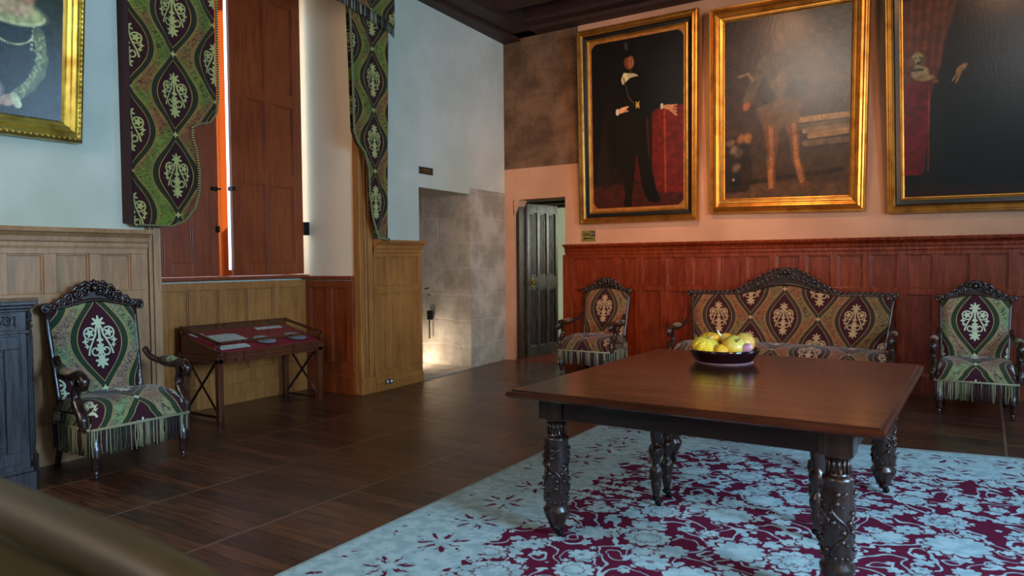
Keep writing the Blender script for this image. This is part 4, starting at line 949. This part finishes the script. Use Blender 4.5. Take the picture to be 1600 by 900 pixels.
m = MB(); frameT(m, TC, 0.03, 0.46, 0.17, 0.94, 0.05, 0, 0.010); frameT(m, TC, 0.12, 0.37, 0.22, 0.90, 0.012, 0, 0.016); chp(m.build('corner_panel', CABW, bevel=0.003), cab)
m = MB(); scrolls(m, TC, 0.16, 0.33, 0.25, 0.87, 0.034, 5); chp(m.build('corner_carving', CABW), cab)
m = MB(); scrolls(m, TC, 0.08, 0.40, 0.99, 1.07, 0.034, 6); chp(m.build('corner_carving', CABW), cab)

# ------------------------------------------------------------------ display case with contents
dc = empty('display_case', (-5.775, 4.41, 0)); tag(dc, 'glass-topped mahogany display case on crossed-stretcher legs in the window bay', 'display case')
cx0, cx1, cy0, cy1 = -6.05, -5.50, 3.83, 5.0
def ctop(x): return 0.80+(0.69-0.80)*(x-cx0)/(cx1-cx0)
for (x, y) in ((cx1-0.05, cy0), (cx1-0.05, cy1-0.05), (cx0, cy0), (cx0, cy1-0.05)):
    m = MB(); m.box(x, x+0.05, y, y+0.05, 0, 0.56); chp(m.build('leg', CASEW, bevel=0.003), dc)
for y in (cy0+0.025, cy1-0.025):
    m = MB(); m.box(cx0+0.05, cx1-0.05, y-0.009, y+0.009, 0.02, 0.045)
    for sg in (0, 1):
        a = Vector((cx0+0.05, y, 0.06 if sg else 0.53)); b = Vector((cx1-0.05, y, 0.53 if sg else 0.06)); m.tube([a, b], 0.015, 4, smooth=False, sq=0.7)
    chp(m.build('crossed_stretcher', DARKW), dc)
m = MB(); m.box(cx0-0.012, cx1+0.012, cy0-0.015, cy1+0.015, 0.535, 0.565); m.box(cx0, cx1, cy0, cy1, 0.50, 0.535)
m.box(cx0, cx1, cy0, cy1, 0.565, 0.595); m.box(cx0, cx0+0.018, cy0, cy1, 0.59, 0.79)
t = 0.022
m.box(cx1-t, cx1, cy0, cy0+t, 0.59, 0.69); m.box(cx1-t, cx1, cy1-t, cy1, 0.59, 0.69)
for y in (cy0, cy1-t):
    m.add([(cx0, y, 0.78), (cx1, y, 0.665), (cx1, y, 0.69), (cx0, y, 0.805), (cx0, y+t, 0.78), (cx1, y+t, 0.665), (cx1, y+t, 0.69), (cx0, y+t, 0.805)], [(0, 1, 2, 3), (4, 7, 6, 5), (0, 4, 5, 1), (3, 2, 6, 7), (0, 3, 7, 4), (1, 5, 6, 2)])
    m.add([(cx0, y, 0.59), (cx1, y, 0.59), (cx1, y, 0.605), (cx0, y, 0.74), (cx0, y+t, 0.59), (cx1, y+t, 0.59), (cx1, y+t, 0.605), (cx0, y+t, 0.74)], [(0, 1, 2, 3), (4, 7, 6, 5), (0, 4, 5, 1), (3, 2, 6, 7), (0, 3, 7, 4), (1, 5, 6, 2)])
m.box(cx1-t, cx1, cy0, cy1, 0.668, 0.69); m.box(cx0, cx0+t, cy0, cy1, 0.78, 0.803)
chp(m.build('case_frame', CASEW, bevel=0.002), dc)
VELV = Mat('crimson_velvet', 0.95, color=srgb(150, 24, 40)).m
def tray(x): return 0.60+0.145*(cx1-x)/(cx1-cx0)
m = MB(); m.add([(cx0+0.02, cy0+0.02, tray(cx0)), (cx1-0.025, cy0+0.02, tray(cx1)), (cx1-0.025, cy1-0.02, tray(cx1)), (cx0+0.02, cy1-0.02, tray(cx0)), (cx0+0.02, cy0+0.02, 0.59), (cx1-0.025, cy0+0.02, 0.59), (cx1-0.025, cy1-0.02, 0.59), (cx0+0.02, cy1-0.02, 0.59)],
    [(0, 1, 2, 3), (4, 7, 6, 5), (0, 4, 5, 1), (1, 5, 6, 2), (2, 6, 7, 3), (3, 7, 4, 0)]); chp(m.build('velvet_lining', VELV), dc)
m = MB(); m.add([(cx0+0.02, cy0+0.02, ctop(cx0)-0.005), (cx1-0.02, cy0+0.02, ctop(cx1)-0.004), (cx1-0.02, cy1-0.02, ctop(cx1)-0.004), (cx0+0.02, cy1-0.02, ctop(cx0)-0.005),
    (cx0+0.02, cy0+0.02, ctop(cx0)-0.010), (cx1-0.02, cy0+0.02, ctop(cx1)-0.009), (cx1-0.02, cy1-0.02, ctop(cx1)-0.009), (cx0+0.02, cy1-0.02, ctop(cx0)-0.010)], [(0, 1, 2, 3), (4, 7, 6, 5), (0, 4, 5, 1), (1, 5, 6, 2), (2, 6, 7, 3), (3, 7, 4, 0)])
chp(m.build('glass_top', GLASS), dc)
m = MB(); m.box(cx1-0.012, cx1-0.008, cy0+0.02, cy1-0.02, 0.596, 0.67); chp(m.build('front_glass', GLASS), dc)
def m_paper(name, c1, c2):
    M = Mat(name, 0.7); n = M.noise(M.vscale(M.coord(), (60, 12, 1)), 3, 3); M.base(M.mix(M.step(n, 0.5, 0.62), c1, c2)); return M.m
PAPER = m_paper('printed_paper', srgb(232, 234, 230), srgb(130, 132, 136))
def sheet(name, label, x, y, w_, l_, rz, cat='paper', grp=None):
    m = MB(); m.grid(4, 4, lambda i, j: (w_*(i-0.5), l_*(j-0.5), 0.004+0.004*math.sin(i*3)*j)); m.grid(4, 4, lambda i, j: (w_*(i-0.5), l_*(j-0.5), 0.001+0.004*math.sin(i*3)*j))
    o = m.build(name, PAPER, fix=False); o.location = (x, y, tray(x)+0.001); o.rotation_euler = (0, math.atan(0.145/0.55), rz); tag(o, label, cat); return o
sheet('document', 'large printed document at the back left inside the display case', -5.80, 4.12, 0.22, 0.36, 0.1)
sheet('document', 'printed sheet behind the front glass at left of the display case', -5.59, 4.05, 0.10, 0.30, 0.0)
sheet('document', 'long narrow card at the back of the display case', -5.96, 4.72, 0.07, 0.30, 0.0, 'card')
sheet('document', 'small sheet at the left end of the display case', -5.95, 3.93, 0.09, 0.12, 0.2)
PLATE = Mat('grey_blue_faience', 0.2, color=srgb(150, 160, 175)).m
for (x, y, lb) in ((-5.64, 4.42, 'round plate in the middle of the display case front'), (-5.64, 4.78, 'round plate at the right end of the display case')):
    m = MB(); m.lathe([(0.0, 0.004), (0.055, 0.004), (0.07, 0.010), (0.105, 0.016), (0.108, 0.014), (0.07, 0.0), (0.0, 0.0)], n=28); o = m.build('plate', PLATE); o.location = (x, y, tray(x)+0.006); o.rotation_euler = (0, 0.26, 0); tag(o, lb, 'plate')

# ------------------------------------------------------------------ rug
rt_ = [(-2.52, 1.0), (3.0-1.2, 1.0), (3.0-1.2, 6.22), (-2.655, 5.50)]
m = MB()
c00, c10, c11, c01 = Vector((-2.53, 0.9)), Vector((1.9, 0.9)), Vector((1.9, 6.15)), Vector((-2.65, 5.50))
def rp(i, j): q = (c00*(1-i)+c10*i)*(1-j)+(c01*(1-i)+c11*i)*j; return q
def rz_(q): return 0.011+0.0015*math.sin(q.x*3)*math.sin(q.y*2.3)
m.grid(40, 40, lambda i, j: (rp(i, j).x, rp(i, j).y, rz_(rp(i, j))), lambda i, j: (i*4.43, (j*4.9)-1.45-0.0))
for (fa) in (lambda t: rp(0, t), lambda t: rp(t, 1), lambda t: rp(1, t), lambda t: rp(t, 0)):
    m.grid(40, 1, lambda i, j: (fa(i).x, fa(i).y, rz_(fa(i))*(1-j)+0.001*j), lambda i, j: (0.0, 0.0))
tag(m.build('carpet', RUG, fix=False), 'large pale blue and crimson floral carpet under the table', 'carpet')

# ------------------------------------------------------------------ table
TB_ = empty('extending_table', (-1.11, 3.84, 0)); tag(TB_, 'large mahogany extending table on carved legs standing on the carpet', 'table')
tx0, tx1, ty0, ty1 = -1.925, -0.29, 2.89, 4.81; zt = 0.745; ysplit = 4.02
def tabletop(y0, y1, edges):
    m = MB()
    # moulded edge by stacking profile rings: (inset, z)
    pr = [(0.0, zt-0.030), (0.0, zt-0.018), (0.008, zt-0.008), (0.020, zt-0.006), (0.026, zt), ]
    low = [(0.030, zt-0.042), (0.012, zt-0.038), (0.004, zt-0.030)]
    def rect(o, z):
        a = y0+(o if edges[0] else 0); b = y1-(o if edges[1] else 0); return [(tx0+o, a, z), (tx1-o, a, z), (tx1-o, b, z), (tx0+o, b, z)]
    rings = low+pr; vs = []
    for (o, z) in rings: vs += rect(o, z)
    n = len(rings); fs = [(i*4+k, i*4+(k+1) % 4, (i+1)*4+(k+1) % 4, (i+1)*4+k) for i in range(n-1) for k in range(4)]+[(0, 3, 2, 1), tuple((n-1)*4+k for k in range(4))]
    m.add(vs, fs); return m
chp(tabletop(ty0, ysplit-0.001, (1, 0)).build('tabletop_leaf', MAHO), TB_); chp(tabletop(ysplit+0.001, ty1, (0, 1)).build('tabletop_leaf', MAHO), TB_)
m = MB(); ins = 0.13
for (a, b, c, d) in ((tx0+ins, tx1-ins, ty0+ins, ty0+ins+0.03), (tx0+ins, tx1-ins, ty1-ins-0.03, ty1-ins), (tx0+ins, tx0+ins+0.03, ty0+ins, ty1-ins), (tx1-ins-0.03, tx1-ins, ty0+ins, ty1-ins)): m.box(a, b, c, d, 0.60, zt-0.041)
chp(m.build('apron', MAHOD, bevel=0.002), TB_)
def carved_leg():
    m = MB(); m.box(-0.062, 0.062, -0.062, 0.062, 0.585, zt-0.041)
    m.lathe([(0.0, 0.045), (0.02, 0.045), (0.036, 0.05), (0.043, 0.075), (0.056, 0.10), (0.066, 0.125), (0.067, 0.14), (0.054, 0.155), (0.056, 0.17), (0.058, 0.18), (0.060, 0.45), (0.056, 0.47), (0.060, 0.48), (0.060, 0.492), (0.046, 0.50), (0.044, 0.505), (0.043, 0.57), (0.052, 0.575), (0.056, 0.586), (0, 0.586)], n=32, flute=(0.504, 0.571))
    rnd = random.Random(3)
    cyl = lambda a, z, d: ((0.060+d)*math.cos(a), (0.060+d)*math.sin(a), z)
    for k in range(5):         # winding stems with leaves
        a0 = 2*PI*k/5; pts = []
        for i in range(25):
            t = i/24; pts.append(cyl(a0+0.55*math.sin(t*2*PI*1.5+k), 0.185+0.26*t, 0.000))
        m.tube(pts, 0.006, 5)
        for i in range(7):
            t = (i+0.5)/7; a = a0+0.55*math.sin(t*2*PI*1.5+k); sg = 1 if i % 2 else -1
            lp = []
            for q in range(7): u = q/6; lp.append(cyl(a+sg*(0.08+0.42*u), 0.185+0.26*t+0.035*u-0.03*u*u, 0.001+0.004*math.sin(u*PI)))
            m.tube(lp, [0.002, 0.007, 0.011, 0.012, 0.010, 0.006, 0.001], 6, sq=0.5)
            if i % 2: m.ball(cyl(a+sg*0.60, 0.185+0.26*t-0.006, -0.002), 0.008, 6)
    for k in range(14): a = 2*PI*k/14; m.tube([(0.043*math.cos(a), 0.043*math.sin(a), 0.51), (0.043*math.cos(a), 0.043*math.sin(a), 0.568)], 0.006, 6)
    for k in range(16): a = 2*PI*k/16; m.ball((0.058*math.cos(a), 0.058*math.sin(a), 0.183), 0.008, 6)
    return m
def caster(m, x=0, y=0):
    m.lathe([(0, 0.03), (0.022, 0.03), (0.026, 0.045), (0.0, 0.05)], x, y, 12)
    m.lathe([(0.0, -0.009), (0.016, -0.009), (0.0185, -0.004), (0.0185, 0.004), (0.016, 0.009), (0.0, 0.009)], 0, 0, 16, M=Matrix.Translation((x+0.014, y, 0.0185)) @ Matrix.Rotation(PI/2, 4, 'X'))
    m.box(x-0.002, x+0.02, y-0.014, y-0.010, 0.014, 0.04); m.box(x-0.002, x+0.02, y+0.010, y+0.014, 0.014, 0.04)
lg = None
legm = MAHOD
def put(o, x, y): o.location = (x+1.11, y-3.84, 0.0125); o.parent = TB_
first = None
for (x, y) in ((-1.745, 3.07), (-0.475, 3.07), (-1.745, 4.63), (-0.475, 4.63)):
    if first is None: first = carved_leg().build('carved_leg', DARKW); fc = MB(); caster(fc); fc = fc.build('caster', IRON, first); put(first, x, y)
    else: put(copy_tree(first), x, y)
def turned_leg():
    m = MB(); m.lathe([(0.0, 0.04), (0.014, 0.04), (0.018, 0.06), (0.026, 0.10), (0.03, 0.13), (0.024, 0.14), (0.034, 0.16), (0.038, 0.185), (0.034, 0.21), (0.022, 0.225), (0.020, 0.25), (0.026, 0.262), (0.038, 0.28), (0.042, 0.305), (0.038, 0.33), (0.024, 0.345), (0.028, 0.36), (0.032, 0.40), (0.038, 0.56), (0.04, 0.60), (0.04, 0.70), (0, 0.70)], n=24); return m
first = None
for (x, y) in ((-1.50, 3.74), (-1.50, 3.90), (-0.66, 3.68), (-0.70, 3.86)):
    if first is None: first = turned_leg().build('turned_leg', DARKW); fc = MB(); caster(fc); fc.build('caster', IRON, first); put(first, x, y)
    else: put(copy_tree(first), x, y)

# ------------------------------------------------------------------ bowl and gourds
def m_ceram():
    M = Mat('dark_glazed_earthenware', 0.08, color=srgb(26, 10, 14)); M.b.inputs['Coat Weight'].default_value = 0.6; return M.m
bx_, by_ = -1.315, 4.36
m = MB(); m.lathe([(0, 0.004), (0.155, 0.0), (0.165, 0.004), (0.168, 0.012), (0.185, 0.035), (0.203, 0.062), (0.210, 0.078), (0.208, 0.082), (0.200, 0.080), (0.18, 0.045), (0.15, 0.018), (0, 0.014)], n=48)
bw_ = m.build('fruit_bowl', m_ceram()); bw_.location = (bx_, by_, zt+0.0005); tag(bw_, 'dark glazed bowl holding gourds on the table', 'bowl')
m = MB(); m.lathe([(0, 0.0), (0.160, -0.0), (0.170, 0.003), (0.160, 0.006), (0, 0.006)], n=48); m.build('foot_ring', Mat('pale_rim_clay', 0.4, color=srgb(150, 120, 130)).m, bw_)
def m_gourd(name, c1, c2, c3, k, warts=0):
    M = Mat(name, 0.35); co = M.coord(); x, y, z = M.sep(co); th = M.math('ARCTAN2', y, x); n = M.noise(co, 14, 3)
    st = ((th*k+n*1.5).f('SINE')); c = M.mix(M.step(st, 0.1, 0.8), c1, c2); c = M.mix(M.step(z+n*0.03, 0.03, 0.075), c, c3); M.base(c)
    v = X(M, M.voro(co, 90).outputs[0]); M.bump(v*(-1)*warts+n*0.2, 0.8 if warts else 0.1, 0.008); return M.m
def gourd(name, label, loc, r, h, ribs, amp, mat, rot=(0, 0, 0), neck=0, stem=True, cat='gourd', stemc=None, warts=0):
    m = MB(); n = 40; H = 18; vs = []; rnd = random.Random(len(name)+ribs)
    for i in range(H+1):
        ph = PI*i/H
        for k in range(n):
            a = 2*PI*k/n; rr = r*math.sin(ph)**0.85*(1+amp*abs(math.cos(ribs*a/2)))/(1+amp*0.5)*(1+warts*rnd.uniform(-1, 1))
            if neck and ph < PI*0.42: rr *= 1-neck*(1-ph/(PI*0.42))**1.0
            z = h*math.cos(ph)*(1+(neck*0.9 if ph < PI/2 else 0)); vs.append((rr*math.cos(a), rr*math.sin(a), z))
    m.add(vs, [(i*n+k, (i+1)*n+k, (i+1)*n+(k+1) % n, i*n+(k+1) % n) for i in range(H) for k in range(n)], True)
    o = m.build(name, mat); o.location = loc; o.rotation_euler = rot; tag(o, label, cat)
    if stem:
        s = MB(); zt_ = h*(1+neck*0.9); s.tube(smoothpath([(0, 0, zt_-0.006), (0.003, 0, zt_+0.014), (0.014, 0.004, zt_+0.032)], 4), [0.009]*4+[0.006]*4+[0.007], 6); s.build('stem', stemc or Mat('dry_stem', 0.8, color=srgb(140, 130, 90)).m, o)
    return o
Y1 = m_gourd('lemon_gourd_skin', srgb(226, 200, 40), srgb(212, 178, 30), srgb(232, 214, 80), 8, 1.0)
Y2 = m_gourd('ochre_gourd_skin', srgb(214, 164, 30), srgb(190, 150, 26), srgb(206, 176, 50), 8, 0.4)
Y3 = m_gourd('striped_gourd_skin', srgb(232, 160, 16), srgb(206, 178, 34), srgb(188, 182, 80), 5)
Y4 = m_gourd('orange_green_gourd_skin', srgb(226, 136, 14), srgb(210, 160, 30), srgb(176, 166, 80), 5)
ZB = zt
gourd('warty_gourd', 'knobbly lemon-yellow gourd at the left of the bowl', (bx_-0.086, by_-0.060, ZB+0.090), 0.086, 0.054, 12, 0.10, Y1, (0.25, 0.25, 0.3), warts=0.02)
gourd('flat_gourd', 'flattened yellow gourd resting behind the knobbly one', (bx_-0.095, by_+0.050, ZB+0.132), 0.066, 0.036, 10, 0.12, Y2, (-0.2, 0.1, 0.5), stem=False)
gourd('pear_gourd', 'small orange and green gourd with pale curled stem, middle of the bowl', (bx_-0.005, by_+0.065, ZB+0.122), 0.045, 0.040, 8, 0.05, Y4, (0.2, -0.9, 0.6), neck=0.35, stemc=Mat('pale_stem', 0.7, color=srgb(215, 205, 180)).m)
gourd('round_gourd', 'largest yellow-green striped gourd at the right front of the bowl', (bx_+0.072, by_-0.035, ZB+0.096), 0.070, 0.066, 10, 0.04, Y3, (0.9, 0.2, 0.4), stem=True)
gourd('orange_gourd', 'orange gourd wedged behind and right of the striped one', (bx_+0.105, by_+0.062, ZB+0.115), 0.062, 0.055, 9, 0.06, Y4, (0.3, 0.5, 0), stem=False)
gourd('side_gourd', 'orange gourd leaning low at the centre front of the bowl', (bx_+0.015, by_-0.095, ZB+0.070), 0.042, 0.048, 8, 0.05, Y2, (0.6, -0.5, 0), stem=False)
m = MB(); m.ball((0, 0, 0), (0.058, 0.030, 0.030), 16); PUR = m_gourd('pale_violet_skin', srgb(170, 130, 150), srgb(196, 170, 180), srgb(190, 160, 170), 3)
o = m.build('shallot', PUR); o.location = (bx_+0.135, by_-0.045, ZB+0.088); o.rotation_euler = (0, -0.45, -0.3); tag(o, 'pale violet elongated vegetable at the right rim of the bowl', 'vegetable')

# ------------------------------------------------------------------ foreground settee (out of focus)
fs_ = empty('settee', (-1.5, 0.30, 0)); tag(fs_, 'blurred brown and olive settee back in the near left corner', 'settee')
FGW = wood('worn_brown_wood', srgb(62, 44, 20), srgb(88, 66, 32), 0.45, axis='x')
OLIVE = Mat('olive_brown_velvet', 0.8, color=srgb(78, 64, 26)).m
m = MB()
xs_ = [-2.5, -2.2, -1.6, -1.1, -0.8, -0.64, -0.575, -0.56]; zs_ = [1.01, 1.03, 1.035, 1.03, 1.02, 1.0, 0.95, 0.87]
pth = smoothpath([(a, 0.445, b) for a, b in zip(xs_, zs_)], 6); m.tube(pth, 0.033, 12); chp(m.build('top_rail', FGW), fs_)
m = MB(); m.box(-2.5, -0.60, 0.33, 0.462, 0.44, 0.995); chp(m.build('backrest', OLIVE, bevel=0.04), fs_)
m = MB(); m.box(-2.5, -0.6, -0.25, 0.33, 0.28, 0.44); chp(m.build('seat', OLIVE, bevel=0.03), fs_)
for (x, y) in ((-2.45, 0.38), (-0.62, 0.38), (-2.45, -0.2), (-0.62, -0.2)):
    m = MB(); m.tube([(x, y, 0.5 if y > 0 else 0.3), (x, y, 0.0)], [0.028, 0.018], 8); chp(m.build('leg', FGW), fs_)
for x in (-2.46, -0.60):
    m = MB(); m.tube([(x, 0.40, 0.45), (x, 0.43, 0.95)], 0.028, 8); chp(m.build('back_post', FGW), fs_)

# ------------------------------------------------------------------ ceiling spotlights (unseen, added above the view; placed by the shadows under the portraits)
for k, (a_, b_) in enumerate(SPOTS):
    e = empty('ceiling_spotlight', a_); tag(e, ('black ceiling spotlight aimed at the man in black', 'black ceiling spotlight aimed at the lady in black')[k], 'lamp')
    d = (Vector(b_)-Vector(a_)).normalized(); A = Vector(a_)-d*0.03
    m = MB(); m.tube([A-d*0.16, A-d*0.15, A-d*0.02], [0.03, 0.05, 0.055], 16); chp(m.build('lamp_housing', IRON), e)
    m = MB(); m.tube([A-d*0.08, (A.x, A.y, ZC)], 0.012, 8); chp(m.build('bracket', IRON), e)
